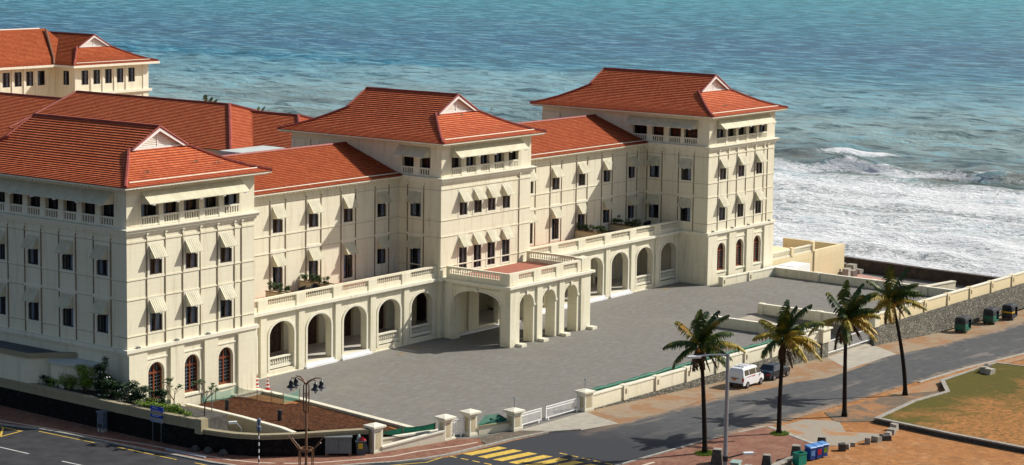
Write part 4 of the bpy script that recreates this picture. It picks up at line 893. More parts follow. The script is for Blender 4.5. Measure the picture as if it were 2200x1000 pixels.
# ------------------------------------------------------------------ boundary walls
def wall_line(t, pts, z0f, z1, th=.3, cope=.12, mat='cream_plaster', cmat='pale_trim', base=None, posts=None, out=1):
    """free-standing wall along a polyline with coping, optional rubble base below z=0"""
    b_ = MB(); c = MB(); s_ = MB(); A = [Vector(p) for p in pts]; d = [(b-a).normalized() for a, b in zip(A, A[1:])]
    nr = [Vector((-q.y, q.x)) for q in d]; nv = []
    for i in range(len(A)):
        n = nr[0] if i == 0 else nr[-1] if i == len(A)-1 else (nr[i-1]+nr[i]).normalized(); nv.append(n)
    zt = z1 if callable(z1) else (lambda x, y: z1)
    for i in range(len(A)-1):
        for mb, hw, za, zb in ((b_, th/2, z0f, lambda x, y: zt(x, y)-cope), (c, th/2+.07, lambda x, y: zt(x, y)-cope+.001, zt)):
            q = [tuple(A[i]+nv[i]*hw), tuple(A[i+1]+nv[i+1]*hw), tuple(A[i+1]-nv[i+1]*hw), tuple(A[i]-nv[i]*hw)]
            mb.prism(q, 0, 0, zf=zb, zb=za)
        if base:
            q = [tuple(A[i]+nv[i]*(th/2+.12)), tuple(A[i+1]+nv[i+1]*(th/2+.12)), tuple(A[i+1]-nv[i+1]*(th/2+.12)), tuple(A[i]-nv[i]*(th/2+.12))]
            s_.prism(q, 0, 0, zf=lambda x, y: base[0], zb=base[1])
    o = b_.build('wall_body', mat, t); c.build('coping', cmat, t)
    if base: s_.build('stone_base', base[2], t)
    if posts:
        for q in posts:
            p = MB(); k = MB()
            x, y = q; dd = min(range(len(A)-1), key=lambda i: abs((A[i]-Vector(q)).dot(nr[i])) if -.5 < (Vector(q)-A[i]).dot(d[i]) < (A[i+1]-A[i]).length+.5 else 99)
            z = zt(x, y); zz = z0f(x, y) if not base else base[0]
            p.obox(q, d[dd], None, .32, th/2+.14, zz+.004, z+.04)
            for sg in ((-1,) if abs(d[dd].y) < .5 else (1,)):
                cc = Vector(q)+nr[dd]*sg*(th/2+.145); k.obox(cc, d[dd], None, .12, .01, z-.75, z-.3)
            k.build('recess', 'groove_brown', p.build('wall_post', mat, t))
    return o
zl = lambda v: (lambda x, y: v)
t = thing('boundary_wall', 'cream wall on low rubble base between the white gates and the lower gate, green netting rolled along it', 'wall', (48, -26.2, 0))
pts = [(28.3, -25.75), (67.2, -26.5)]
wall_line(t, pts, zl(.0), zl(1.32), base=(.05, lambda x, y: h(x)-.5, 'rubble_stone'), posts=[(28.3+38.9*k/8.0, -25.75-.75*k/8) for k in range(1, 9)])
t = thing('boundary_wall', 'cream wall on high rubble stone face beside the parked three-wheelers', 'wall', (96, -26.8, -3))
pts = [(77.6, -26.5), (165, -27.4)]
wall_line(t, pts, zl(.0), zl(1.32), mat='yellow_plaster', base=(.05, lambda x, y: h(x)-.5, 'rubble_stone'), posts=[(78.1+5.45*k, -26.5-.9*5.45*k/87.4) for k in range(0, 14)])
mb = MB(); mb.box(66.4, 67.6, -26.9, -23.5, -2, .06); mb.box(77.3, 78.6, -26.9, -22.0, -2, .06); mb.build('gate_pier', 'rubble_stone', t)
mb = MB(); mb.box(66.3, 67.8, -27.0, -25.9, .07, 1.35); mb.box(66.1, 68.0, -27.15, -25.7, 1.36, 1.5); mb.box(77.2, 78.2, -27.0, -25.9, .07, 1.35); mb.box(77.0, 78.4, -27.15, -25.7, 1.36, 1.5); mb.build('pier_cap', 'cream_plaster', t)
mb = MB()
for z in (-.1, -1.25): mb.box(67.9, 77.1, -26.55, -26.47, z, z+.09)
for k in range(40): mb.box(68+k*.229, 68.03+k*.229, -26.53, -26.49, -1.2, -.1)
tag(mb.build('lower_gate', 'white_paint'), 'long cream barred gate closing the ramp behind the palms', 'gate')
t = thing('ramp_wall', 'cream parapet wall along the near side of the ramp, with its return along the street', 'wall', (67, -18, 0))
wall_line(t, [(67.4, -13.6), (67.4, -24.9), (63.6, -24.5)], zl(-.05), zl(1.08), th=.35, posts=[(67.4, -13.9), (67.4, -19.6)])
t = thing('ramp_wall', 'cream parapet wall along the far side of the ramp, ending near the lower gate', 'wall', (77, -18, 0))
wall_line(t, [(76.8, -13.6), (76.8, -26.0)], zl(-.05), zl(1.08), th=.35, posts=[(76.8, -13.9), (76.8, -20.8)])
t = thing('courtyard_parapet', 'low cream parapet passing the far tower and turning along the seaward courtyard edge', 'wall', (99, -2.3, 0))
wall_line(t, [(88.9, -1.55), (99.35, -2.35), (98.8, -26.2)], zl(-3.2), zl(1.0), th=.35, posts=[(89.05, -1.56), (94.2, -1.95), (99.1, -8.2), (98.95, -15.5), (98.85, -22)])
t = thing('parapet_fragment', 'pale low wall stub behind the right hand palms, inside the boundary wall', 'wall', (100, -17, 0))
wall_line(t, [(98.9, -17.4), (106, -17.3), (113.5, -18.5)], zl(-3.1), zl(.9-1.5), th=.5)
t = thing('terrace_annex', 'cream seaside terrace with balustrade and a long blank wall beyond the far tower', 'annex', (112, .3, 0))
mb = MB(); mb.box(102.75, 113.9, .5, 12, -3.2, .95); mb.box(113.9, 121.6, .35, .8, -3.2, .98); mb.box(121.2, 121.6, .8, 9, -3.2, .9); mb.build('wall', 'yellow_plaster', t)
balustrade(t, front(.5), 103.0, 108.2, 1.1, 1.65, rail=.16); balustrade(t, front(.5), 108.9, 113.5, 1.1, 1.65, rail=.16)
mb = MB(); mb.box(108.25, 108.85, .4, .8, .9, 1.95); mb.box(113.5, 114.0, .4, .9, .9, 2.1); mb.box(108, 108.6, 8.2, 8.8, .9, 2.9); mb.box(102.8, 114, 8.1, 8.4, .9, 1.9); mb.build('post', 'yellow_plaster', t)
mb = MB(); mb.box(99.6, 103.2, -3.6, -.5, .35, .55); mb.box(99.7, 103.0, -3.5, -.6, -3, .35); mb.box(103.2, 106.8, -3.0, -.6, -3.0, .6)
o = mb.build('kiosk', 'white_paint', ); tag(o, 'small white roofed kiosk between the far tower and the seaside terrace wall', 'kiosk')
t = thing('sea_wall', 'long dark stone sea wall holding back the surf', 'sea wall', (124.5, -10, -3))
wall_line(t, [(126.5, 3), (124.9, -9), (124.2, -20), (124.0, -27.0)], zl(-6), zl(-1.5), th=.7, mat='seawall_stone', cmat='seawall_stone')
mb = MB()
for k in range(14):
    a = Vector((119.5+random.random()*5, -1+random.random()*3.5)); mb.obox(a, (random.random(), random.random()), None, .3+.5*random.random(), .3+.3*random.random(), -3, -2.6+.9*random.random())
mb.box(118.0, 119.8, 2.5, 4, -3, -.9)
tag(mb.build('rubble', 'stone_grey'), kind='stuff')
# left street: dark retaining wall, planter and curved coping
t = thing('retaining_wall', 'near-black stone retaining wall curving round the street corner under a pale coping', 'wall', (-2, -12, 0))
nb = [(-2.75, 60), (-2.75, 12.7), (-2.9, 5.9), (-3.05, -1.8), (-3.1, -8.1), (-2.95, -11.2)]; cb = [(-2.9, -11.2), (-2.75, -12.4), (-2.35, -14.3), (-1.4, -16.2), (.5, -17.9), (2.5, -19.2), (5.2, -21.1)]
wall_line(t, nb, lambda x, y: h(x)-.3, zl(1.75), th=.3, cope=.01, mat='dark_rubble', cmat='dark_rubble')
wall_line(t, cb, lambda x, y: h(x)-.3, zl(1.62), th=.3, cope=.01, mat='dark_rubble', cmat='dark_rubble')
wall_line(t, cb, zl(1.5), zl(1.88), th=.42, cope=.16, mat='weathered_coping', cmat='weathered_coping')
t = thing('planter', 'long weathered cream planter trough on top of the dark retaining wall, full of shrubs', 'planter', (-2.5, 2, 1.8))
wall_line(t, [(p[0]+.02, p[1]) for p in nb[1:]], zl(1.76), zl(2.55), th=.36, cope=.22, mat='weathered_coping', cmat='weathered_coping')
mb = MB(); mb.box(-3.35, -2.6, -11.7, -11.0, 1.5, 2.66); mb.build('end_pillar', 'weathered_coping', t)
mb = MB(); mb.prism([(-2.7, 12), (-.1, 12), (-.1, -1.0), (.3, -10.9), (-2.7, -10.9)], .0, 2.32); mb.build('soil', 'stone_dark', t)
# red soil bed between building, courtyard and corner
bm = bmesh.new()
soil_pts = [(5.6, -2.0, .75), (9.0, -.2, .35), (12.2, -.2, .2), (13.0, -5.2, .05), (14.6, -5.3, -.1), (14.2, -12.5, -.15), (12.7, -22.0, -.2), (12.0, -23.0, -.2), (8.6, -21.4, .6), (5.8, -20.3, 1.55), (2.6, -18.7, 1.7), (2.4, -17.2, 1.7), (1.6, -15.5, 1.72), (3.2, -9.5, 1.4), (4.6, -5.2, 1.0)]
vs = [bm.verts.new(p) for p in soil_pts]; c = bm.verts.new((8.6, -10, .75))
for i in range(len(vs)): bm.faces.new([vs[i], vs[(i+1) % len(vs)], c])
bmesh.ops.subdivide_edges(bm, edges=bm.edges, cuts=3, use_grid_fill=True); bmesh.ops.triangulate(bm, faces=bm.faces)
for v in bm.verts: v.co.z += random.uniform(-.05, .05)
bmesh.ops.recalc_face_normals(bm, faces=bm.faces)
me = bpy.data.meshes.new('soil_bed'); bm.to_mesh(me); bm.free(); me.materials.append(MT['red_soil']); o = bpy.data.objects.new('soil_bed', me); col.objects.link(o); o['kind'] = 'structure'
t = thing('bed_retaining_wall', 'tan retaining wall with pale edge on the street side of the red soil bed', 'wall', (3, -8, 0))
wall_line(t, [(5.4, -1.2), (4.5, -5.2), (3.1, -9.6), (1.5, -15.6), (.9, -17.4)], zl(-.2), lambda x, y: float(np.interp(y, [-17.4, -15.6, -9.6, -5.2, -1.2], [1.82, 1.8, 1.5, 1.12, .85])), th=.25, mat='tan_plaster', cmat='pale_trim')
sheet('garden_floor', [(5.3, -.2), (.2, -.2), (-.3, -11), (-2.9, -11.4), (-2.4, -14), (-1.2, -16), (.6, -17.6), (1.1, -16.5), (3.0, -9.7)], .3, 'tan_plaster')
t = thing('courtyard_kerb', 'straight white kerb wall between the grey courtyard and the red soil bed', 'kerb', (14.5, -12, 0))
wall_line(t, [(15.5, 1.2), (15.25, -4.6), (12.6, -23.6)], zl(-.6), zl(.16), th=.42, mat='pale_trim')
wall_line(t, [(15.2, -.25), (11.8, -.25)], zl(-.3), zl(.35), th=.4, mat='pale_trim')
t = thing('gate_ramp_wall', 'pale sloping double wall of the footpath ramp left of the entrance pillars', 'wall', (9, -22.5, 0))
wall_line(t, [(6.0, -21.7), (11.7, -23.35)], lambda x, y: -.4, lambda x, y: float(np.interp(x, [6, 11.7], [.42, .92])), th=.3, mat='pale_trim')
wall_line(t, [(6.6, -20.6), (12.7, -22.1)], lambda x, y: -.4, lambda x, y: float(np.interp(x, [6.6, 12.7], [.75, .6])), th=.3, mat='pale_trim')
def pillar(x, y, z0, z1, label, hw=.5, spike=False, cap=.64, rz=-.15):
    hw -= .06
    t = thing('gate_pillar', label, 'pillar', (x, y, z0), rz, 'cream gate pillars along the street'); m = MB()
    def bx(mb, a, zz0, zz1): mb.box(-a, a, -a, a, zz0, zz1)
    H = z1-z0; bx(m, hw, 0, H-.3); bx(m, hw+.05, 0, .25); _b(m, 'shaft', 'pale_trim', t)
    m = MB(); bx(m, cap-.12, H-.3, H-.2); bx(m, cap, H-.2, H-.06); m.hexa([(-cap, -cap, H-.06), (cap, -cap, H-.06), (cap, cap, H-.06), (-cap, cap, H-.06), (-.1, -.1, H+.06), (.1, -.1, H+.06), (.1, .1, H+.06), (-.1, .1, H+.06)]); _b(m, 'cap', 'pale_trim', t)
    m = MB(); m.box(-hw+.18, hw-.18, -hw-.012, -hw+.002, .4, H-.5); m.box(-hw-.012, -hw+.002, -hw+.18, hw-.18, .4, H-.5); _b(m, 'recess', 'tan_plaster', t)
    if spike: m = MB(); m.tube([(0, 0, H), (0, 0, H+.85)], .03, 6); m.lathe((0, 0, H+.8), [(.02, 0), (.1, .05), (.08, .14), (.02, .18)], 8); _b(m, 'lamp_spike', 'grey_metal', t)
    return t
def _b(mb, name, mat, t, **k):
    """child mesh given in its thing's own coordinates"""
    o = mb.build(name, mat, None, **k); o.parent = t; return o
pillar(5.75, -21.3, -.1, 2.15, 'pale square corner pillar where the dark curved wall ends, beside the bins', .5)
pillar(12.15, -23.1, -.1, 1.95, 'pale panelled pillar left of the small footpath gate', .45)
pillar(14.7, -23.6, -.05, 2.0, 'pale panelled pillar right of the small footpath gate', .45)
pillar(18.4, -25.2, -.05, 1.7, 'pale capped pillar with metal spike at the left of the white gates', .5, True)
pillar(27.75, -25.6, -.05, 1.75, 'pale capped pillar with metal spike at the right of the white gates', .55, True)
def gate(x0, x1, y0, y1, label, z0=.12, z1=1.22, nb_=14, cat='gate', grp=None, nm='white_gate'):
    t = thing(nm, label, cat, (x0, y0, 0), math.atan2(y1-y0, x1-x0), grp); L_ = math.hypot(x1-x0, y1-y0); m = MB()
    for z in (z0+.1, z1-.08, z1-.28): m.box(0, L_, -.03, .03, z, z+.07)
    m.box(0, .08, -.04, .04, z0, z1); m.box(L_-.08, L_, -.04, .04, z0, z1); m.box(.3, .4, -.05, .05, 0, z0+.1); m.box(L_-.4, L_-.3, -.05, .05, 0, z0+.1)
    _b(m, 'gate_frame', 'white_paint', t); m = MB()
    for k in range(nb_): x = .08+(L_-.16)*(k+.5)/nb_; m.box(x-.018, x+.018, -.015, .015, z0+.15, z1-.05)
    _b(m, 'bars', 'white_paint', t)
gate(19.0, 21.9, -25.3, -25.35, 'left leaf of the low white barred gates', grp='white courtyard gates', nb_=18)
gate(22.5, 27.1, -25.35, -25.5, 'right leaf of the low white barred gates, wider than the other', grp='white courtyard gates', nb_=28)
gate(12.75, 14.15, -23.15, -23.45, 'small cream footpath gate between the two panelled pillars', z0=.2, z1=1.5, nb_=6, nm='footpath_gate')
t = thing('low_wall', 'stained low wall with ferns between the footpath gate and the white gates', 'wall', (16.5, -24.4, 0))
wall_line(t, [(15.2, -24.0), (18.0, -24.95)], zl(-.3), zl(.75), th=.3, mat='cream_plaster', cmat='weathered_coping')
# green netting
def net(label, pts, z0, z1, mat='green_net', sag=.15, nm='green_netting', post=True):
    t = thing(nm, label, 'netting', (*pts[0], z0)); m = MB(); p = MB()
    for (a, b_) in zip(pts, pts[1:]):
        A, B = Vector(a), Vector(b_)
        for k in range(6):
            f0, f1 = k/6, (k+1)/6; s0, s1 = -sag*4*f0*(1-f0), -sag*4*f1*(1-f1); P0, P1 = A.lerp(B, f0), A.lerp(B, f1)
            m.face([(P0.x, P0.y, z0), (P1.x, P1.y, z0), (P1.x, P1.y, z1+s1), (P0.x, P0.y, z1+s0)])
    if post:
        for a in pts: p.tube([(*a, z0-.1), (*a, z1+.06)], .03, 5)
        p.build('stake', 'iron_brown', t)
    m.build('net', mat, t)
net('pale green windbreak netting on stakes at the back of the red soil bed', [(7.4, -.9), (9.2, -.75), (11.9, -.6), (11.95, -2.9), (12.2, -4.3), (12.3, -5.6), (14.4, -5.5)], .3, 1.15)
net('dark green netting across the pointed end of the soil bed', [(7.0, -20.2), (9.6, -20.9), (12.4, -21.9)], .1, 1.15, sag=.1, mat='green_sheet')
random.seed(5)
t = MB(); pts = [(28.6+k*.62, -25.35-.012*k, 1.42+.03*math.sin(k*1.1)+random.uniform(-.03, .03)) for k in range(58)]
t.tube(pts, [random.uniform(.11, .2) for _ in pts], 7); tag(t.build('rolled_netting', 'green_sheet', smooth=True), 'long roll of dark green netting lying along the top of the boundary wall', 'netting')
t = MB(); t.face([(15.3, -23.9, .8), (16.4, -23.8, 1.35), (17.6, -24.2, 1.3), (18.1, -24.8, .85)]); t.face([(15.3, -23.9, .8), (18.1, -24.8, .85), (17.2, -24.9, .7), (15.6, -24.3, .7)])
t.tube([(15.2, -24.1, .72), (17.3, -24.6, 1.1)], .05, 6); o = t.build('green_tarpaulin', 'green_sheet'); tag(o, 'crumpled green tarpaulin draped over the low stained wall by the gates', 'tarpaulin')

# ------------------------------------------------------------------ vegetation
def leaf_faces(mb, c, rad, n, size, rng_, flat=.5):
    for _ in range(n):
        d = Vector((rng_.gauss(0, 1), rng_.gauss(0, 1), rng_.gauss(0, 1))).normalized()*(rng_.random()**.4)
        p = Vector(c)+Vector((d.x*rad[0], d.y*rad[1], d.z*rad[2])); a = rng_.uniform(0, 6.28); L_ = size*rng_.uniform(.6, 1.3)
        t = Vector((math.cos(a), math.sin(a), rng_.uniform(-.5, .7))).normalized(); b_ = t.cross(Vector((rng_.gauss(0, .6), rng_.gauss(0, .6), 1))).normalized()*L_*.28
        mb.face([p, p+t*L_*.5+b_, p+t*L_, p+t*L_*.5-b_])
def bush(name, label, cat, x, y, z, lumps, leaf, size=.14, dens=1.0, stems=6, seed=1, group=None, petals=0):
    rg_ = random.Random(seed); t = thing(name, label, cat, (x, y, z), 0, group); m = MB(); st = MB(); fl = MB()
    for (dx, dy, dz, rx, ry, rz_) in lumps:
        if name == 'shrub': rx, ry, rz_, dz = rx*1.25, ry*1.15, rz_*1.3, dz*1.15
        n = int(dens*2600*(rx*ry+ry*rz_+rx*rz_)/3*(.14/size)**1.6)
        sub = [(dx+rg_.gauss(0, rx*.5), dy+rg_.gauss(0, ry*.5), dz+rg_.gauss(0, rz_*.45)) for _ in range(7)]
        for s_ in sub: leaf_faces(m, s_, (rx*.5, ry*.5, rz_*.42), n//7+1, size, rg_)
        for _ in range(stems):
            e = Vector((dx+rg_.uniform(-rx, rx)*.8, dy+rg_.uniform(-ry, ry)*.8, dz+rg_.uniform(-.1, .8)*rz_)); b0 = Vector((dx*.6+rg_.uniform(-.1, .1), dy*.9+rg_.uniform(-.1, .1), 0))
            st.tube([b0, b0.lerp(e, .5)+Vector((rg_.uniform(-.1, .1), rg_.uniform(-.1, .1), .1)), e], [.03, .02, .008], 4, cap=False)
        for _ in range(petals): leaf_faces(fl, (dx+rg_.uniform(-rx, rx)*.8-.2, dy+rg_.uniform(-ry, ry)*.9, dz+rg_.uniform(-.5, 1)*rz_), (.1, .1, .1), 6, .13, rg_)
    _b(m, 'foliage', leaf, t); _b(st, 'stems', 'twig', t)
    if petals: _b(fl, 'blossom', 'petal', t)
    return t
zp = 2.3
bush('shrub', 'small dark tufts of shrub at the left end of the planter by the annex', 'shrub', -2.0, 8.6, zp, [(0, 0, .25, .35, .7, .3), (0, -1.1, .35, .3, .6, .35)], 'bush_dark', .16, .8, seed=2)
bush('shrub', 'loose bright green shrub with bare twigs in front of the white entrance canopy', 'shrub', -1.8, 5.4, zp, [(0, 0, .9, .4, .8, .7), (.1, 1.0, .4, .35, .7, .4), (.2, -.6, .5, .4, .6, .5)], 'bush_bright', .15, .55, 10, seed=3)
bush('shrub', 'tall bright green shrub at the foot of the near wing corner', 'shrub', -1.7, 3.1, zp, [(0, .2, 1.5, .5, 1.0, .7), (.1, -.1, .7, .5, 1.1, .6)], 'bush_bright', .15, .9, 10, seed=4)
bush('shrub', 'tall dark shrub with white blossoms at the near wing corner', 'shrub', -1.5, 1.2, zp, [(.1, .1, 1.9, .4, .5, .8), (0, -.1, .9, .6, 1.2, .8), (0, -.9, .5, .6, .8, .6)], 'bush_dark', .2, 1.2, 6, seed=5, petals=9)
bush('shrub', 'low dark leafy shrub below the first arched window', 'shrub', -1.5, -1.6, zp, [(0, 0, .7, .6, 1.0, .55), (.1, -1.2, .6, .5, .9, .45)], 'bush_dark', .22, 1.1, 6, seed=6, petals=1)
bush('shrub', 'dark leafy shrub with one white bloom below the second pilaster', 'shrub', -1.3, -4.3, zp, [(0, 0, .75, .5, 1.1, .5), (0, -.9, .5, .5, .6, .45)], 'bush_dark', .2, 1.0, 6, seed=16, petals=2)
bush('shrub', 'bright low shrub spilling over the planter behind the blue sign', 'shrub', -2.2, -5.2, zp-.1, [(0, 0, .4, .45, 1.5, .4), (0, -1.9, .35, .4, .8, .35)], 'bush_bright', .16, 1.0, 5, seed=7)
bush('shrub', 'small bright green shrub between the blue sign and the planter end pillar', 'shrub', -2.2, -8.6, zp-.1, [(0, 0, .3, .4, 1.1, .35)], 'bush_bright', .16, 1.0, 5, seed=8)
def frangipani(x, y, z, H, seed, label):
    rg_ = random.Random(seed); t = thing('frangipani_tree', label, 'tree', (x, y, z), 0); br_ = MB(); lf = MB()
    def grow(p, d, L_, r_, lv):
        q = p+d*L_; br_.tube([p, p.lerp(q, .5)+Vector((rg_.uniform(-.05, .05),)*3), q], [r_, r_*.85, r_*.65], 5, cap=False)
        if lv == 0 or L_ < .18:
            for _ in range(rg_.randint(5, 9)):
                a = rg_.uniform(0, 6.28); e = Vector((math.cos(a), math.sin(a), rg_.uniform(-.1, .8))).normalized()*rg_.uniform(.16, .3); s_ = e.cross(Vector((0, 0, 1))).normalized()*.05
                lf.face([q, q+e*.5+s_, q+e, q+e*.5-s_])
            return
        for _ in range(rg_.choice((2, 3))):
            a = rg_.uniform(0, 6.28); grow(q, (d*.75+Vector((math.cos(a), math.sin(a), .35))*.62).normalized(), L_*rg_.uniform(.62, .85), r_*.62, lv-1)
    grow(Vector((0, 0, 0)), Vector((rg_.uniform(-.1, .1), rg_.uniform(-.15, .15), 1)).normalized(), H*.34, .07, 4)
    _b(br_, 'trunk', 'twig', t); _b(lf, 'crown', 'frangipani_green', t); return t
frangipani(-1.5, -6.9, zp, 2.5, 12, 'thin leafy tree in the planter in front of the middle arched window')
frangipani(-1.2, -9.9, zp, 2.7, 29, 'thin sparse tree leaning at the end pillar of the planter')
def palm(x, y, label, H, lean, top, seed, R_=3.1, nf=22, deadn=6, coco=6, group='palms along the street'):
    rg_ = random.Random(seed); z0 = h(x) if top is None else top[0]; t = thing('coconut_palm', label, 'palm', (x, y, z0), 0, group)
    tr = MB(); n = 14; pts = []; rs = []
    for i in range(n+1):
        f = i/n; pts.append((lean[0]*f**1.7+.05*math.sin(f*5+seed), lean[1]*f**1.7, H*f-.1)); rs.append(.20-.075*f if f > .06 else .30-.10*f/.06)
        if i % 2: rs[-1] *= 1.04
    tr.tube(pts, rs, 10)
    for i in range(46): f = (i+.5)/46; k_ = min(n-1, int(f*n)); q_ = Vector(pts[k_]).lerp(Vector(pts[k_+1]), f*n-k_); tr.lathe(q_, [(.19-.07*f, -.02), (.218-.078*f, 0), (.19-.07*f, .05)], 9); _b(tr, 'trunk', 'palm_trunk', t, smooth=True)
    c = Vector(pts[-1])
    def frond(mb, az, el, L_, droop, wd, nl=46, tw=0):
        P_ = []; p = c.copy(); d = Vector((math.cos(az)*math.cos(el), math.sin(az)*math.cos(el), math.sin(el)))
        for i in range(13):
            P_.append(p.copy()); p = p+d*(L_/12); d = (d+Vector((0, 0, -droop*(.4+i*.09)))+Vector((.020, -.030, .0))).normalized()
        mb.tube(P_, [.045*(1-.8*i/12) for i in range(13)], 4, cap=False)
        for k in range(nl):
            f = .10+.89*k/nl; i = min(11, int(f*12)); q = P_[i].lerp(P_[i+1], f*12-i); ax = (P_[i+1]-P_[i]).normalized()
            sd = ax.cross(Vector((0, 0, 1))); sd = sd.normalized() if sd.length > .05 else Vector((-math.sin(az), math.cos(az), 0))
            ll = wd*math.sin(math.pi*min(1, .2+f*.72))**.7*rg_.uniform(.75, 1.1)
            for sg in (-1, 1):
                if rg_.random() < .08: continue
                e = (sd*sg+ax*.55+Vector((0, 0, -rg_.uniform(.3, 1.1)))).normalized(); m_ = q+e*ll*.5; e2 = (e+Vector((0, 0, -1.1))).normalized(); tip = m_+e2*ll*.5
                wv = ax*.065; mb.face([q-wv, q+wv, m_+wv*.9, m_-wv*.9]); mb.face([m_-wv*.9, m_+wv*.9, tip])
    gr_, ye, de = MB(), MB(), MB()
    for k in range(nf):
        f = k/nf; az = k*2.39996+rg_.uniform(-.45, .45); az += .28*math.sin(az-2.4); el = R(78-96*f+rg_.uniform(-8, 8)); mb = ye if (f > .35 and rg_.random() < .5) else gr_
        frond(mb, az, el, R_*rg_.uniform(.85, 1.2), .08+.06*f, rg_.uniform(.7, 1.0))
    for k in range(deadn): frond(de, k*1.9+rg_.uniform(-.4, .4), R(-38-rg_.uniform(0, 30)), R_*rg_.uniform(.6, .95), .14, .5, 30)
    _b(gr_, 'crown', 'palm_green', t); _b(ye, 'yellowing_fronds', 'palm_yellow', t)
    if deadn: _b(de, 'dead_fronds', 'dead_leaf', t)
    if coco:
        cc = MB()
        for k in range(coco):
            a = k*1.1+rg_.uniform(0, 1); cc.lathe(c+Vector((math.cos(a)*.3, math.sin(a)*.3, -.55-.25*rg_.random())), [(.03, 0), (.13, .06), (.16, .16), (.12, .28), (.03, .34)], 8)
        _b(cc, 'coconuts', 'coconut', t, smooth=True)
    return t
palm(21.7, -41.2, 'tall coconut palm with straight trunk left of the light pole, nearest the crossing', 8.7, (-.5, .35), None, 3, 3.15, 16, 8, 5)
palm(31.3, -42.2, 'coconut palm with brown hanging fronds, standing in front of the white van', 8.1, (.3, -.1), None, 8, 3.1, 16, 8, 5)
palm(42.2, -42.3, 'fullest coconut palm with orange nuts, third along the street', 8.5, (.15, .2), None, 21, 3.2, 19, 9, 8)
palm(55.3, -41.4, 'coconut palm with curved leaning trunk, farthest down the street by the lawn corner', 9.0, (-2.0, .6), None, 14, 3.1, 15, 6, 7)
palm(112, 103, 'distant palm top peeping over the rear roofs, left one', 16.0, (0, 0), (-4,), 31, 2.3, 18, 0, 0, 'palm tops behind the rear roofs')
palm(110, 91, 'distant palm top peeping over the rear roofs beside the middle tower roof', 15.2, (0, 0), (-4,), 33, 2.3, 18, 0, 0, 'palm tops behind the rear roofs')
random.seed(9)
# grass tufts round the palm feet
def tufts(label, x, y, z, r_, n, seed):
    rg_ = random.Random(seed); m = MB()
    for _ in range(n):
        a = rg_.uniform(0, 6.28); d = r_*math.sqrt(rg_.random()); p = Vector((x+d*math.cos(a), y+d*math.sin(a)*.8, z)); e = Vector((rg_.uniform(-.08, .08), rg_.uniform(-.08, .08), rg_.uniform(.06, .18))); s_ = Vector((rg_.uniform(-1, 1), rg_.uniform(-1, 1), 0)).normalized()*.02
        m.face([p-s_, p+s_, p+e])
    return tag(m.build('grass', 'bush_bright'), kind='stuff')
tufts('', 21.6, -41.3, h(21)+.055, .95, 1600, 1); tufts('', 31.3, -42.3, h(31)+.055, .9, 1300, 2)
# potted shrubs and planters on the terraces
def tpot(x, y, label, s_=1.0, seed=1, grp='potted shrubs on the terraces'):
    bush('potted_shrub', label, 'potted plant', x, y, 6.07, [(0, 0, 1.45*s_, .42*s_, .42*s_, .5*s_)], 'frangipani_green', .15, 1.3, 7, seed, grp)
def tplanter(x, y0, y1, label, zt=6.95):
    t = thing('terrace_planter', label, 'planter', (x, y0, 6.07)); m = MB(); m.box(-.08, .7, 0, y1-y0, -.01, zt-6.07); _b(m, 'trough', 'tan_plaster', t)
    m = MB(); m.box(-.14, -.0, -.03, y1-y0+.03, zt-6.066, zt-6.0); m.box(.6, .76, -.03, y1-y0+.03, zt-6.066, zt-6.0); _b(m, 'rim', 'iron_brown', t)
    return t
tplanter(29.6, 4.15, 8.5, 'tan planter trough on the near terrace behind the dark round chairs')
for k, y in enumerate((8.0, 7.2, 6.4, 5.5)): tpot(29.95, y, ['leafy shrub nearest the wall in the near terrace trough', 'shrub second from the wall in the near terrace trough', 'shrub third from the wall in the near terrace trough', 'loose outer shrub in the near terrace trough, towards the balustrade'][k], .85, 40+k)
tplanter(24.1, 4.15, 7.6, 'tan planter trough on the near terrace next to the near tower', 6.8)
for k, y in enumerate((7.3, 6.2, 5.2)): tpot(24.4, y, ['shrub in the trough beside the near tower, closest to the wall', 'middle shrub in the trough beside the near tower', 'shrub in the trough beside the near tower, closest to the balustrade'][k], .8, 50+k)
tplanter(74.3, 4.15, 8.5, 'pinkish planter trough on the far terrace, first after the middle tower')
for k, y in enumerate((8.1, 7.3, 6.5, 5.6, 4.9)): tpot(74.65, y, 'leafy shrub in the first far terrace trough, '+['against the wall', 'one from the wall', 'in its middle', 'one from the balustrade end', 'at its balustrade end'][k], .85, 60+k)
tplanter(80.9, 4.15, 8.5, 'planter trough on the far terrace, nearest the far tower')
for k, y in enumerate((8.1, 7.2, 6.3, 5.5, 4.9)): tpot(81.3, y, 'dark shrub in the trough nearest the far tower, '+['against the wall', 'one from the wall', 'in its middle', 'one from the balustrade end', 'at its balustrade end'][k], .88, 70+k)
def round_chair(x, y, rz, label, z=6.07):
    t = thing('tub_chair', label, 'chair', (x, y, z), rz, 'dark round chairs on the terraces'); m = MB(); n = 12
    m.lathe((0, 0, .05), [(.28, 0), (.36, .3), (.3, .36)], 12)
    _b(m, 'seat', 'wicker', t); m = MB()
    for k in range(n):
        a0, a1 = R(60+240*k/n), R(60+240*(k+1)/n); z0, z1 = .95-.35*abs(k-n/2)/(n/2), .95-.35*abs(k+1-n/2)/(n/2)
        m.face([(.38*math.cos(a0), .38*math.sin(a0), .3), (.38*math.cos(a1), .38*math.sin(a1), .3), (.46*math.cos(a1), .46*math.sin(a1), z1), (.46*math.cos(a0), .46*math.sin(a0), z0)])
    _b(m, 'backrest', 'wicker', t)
round_chair(27.6, 6.5, 2.5, 'dark round chair on the near terrace, left of its table'); round_chair(28.9, 5.9, 4.0, 'dark round chair on the near terrace beside the trough'); round_chair(85.9, 6.7, 3.0, 'dark round chair near the far tower window')
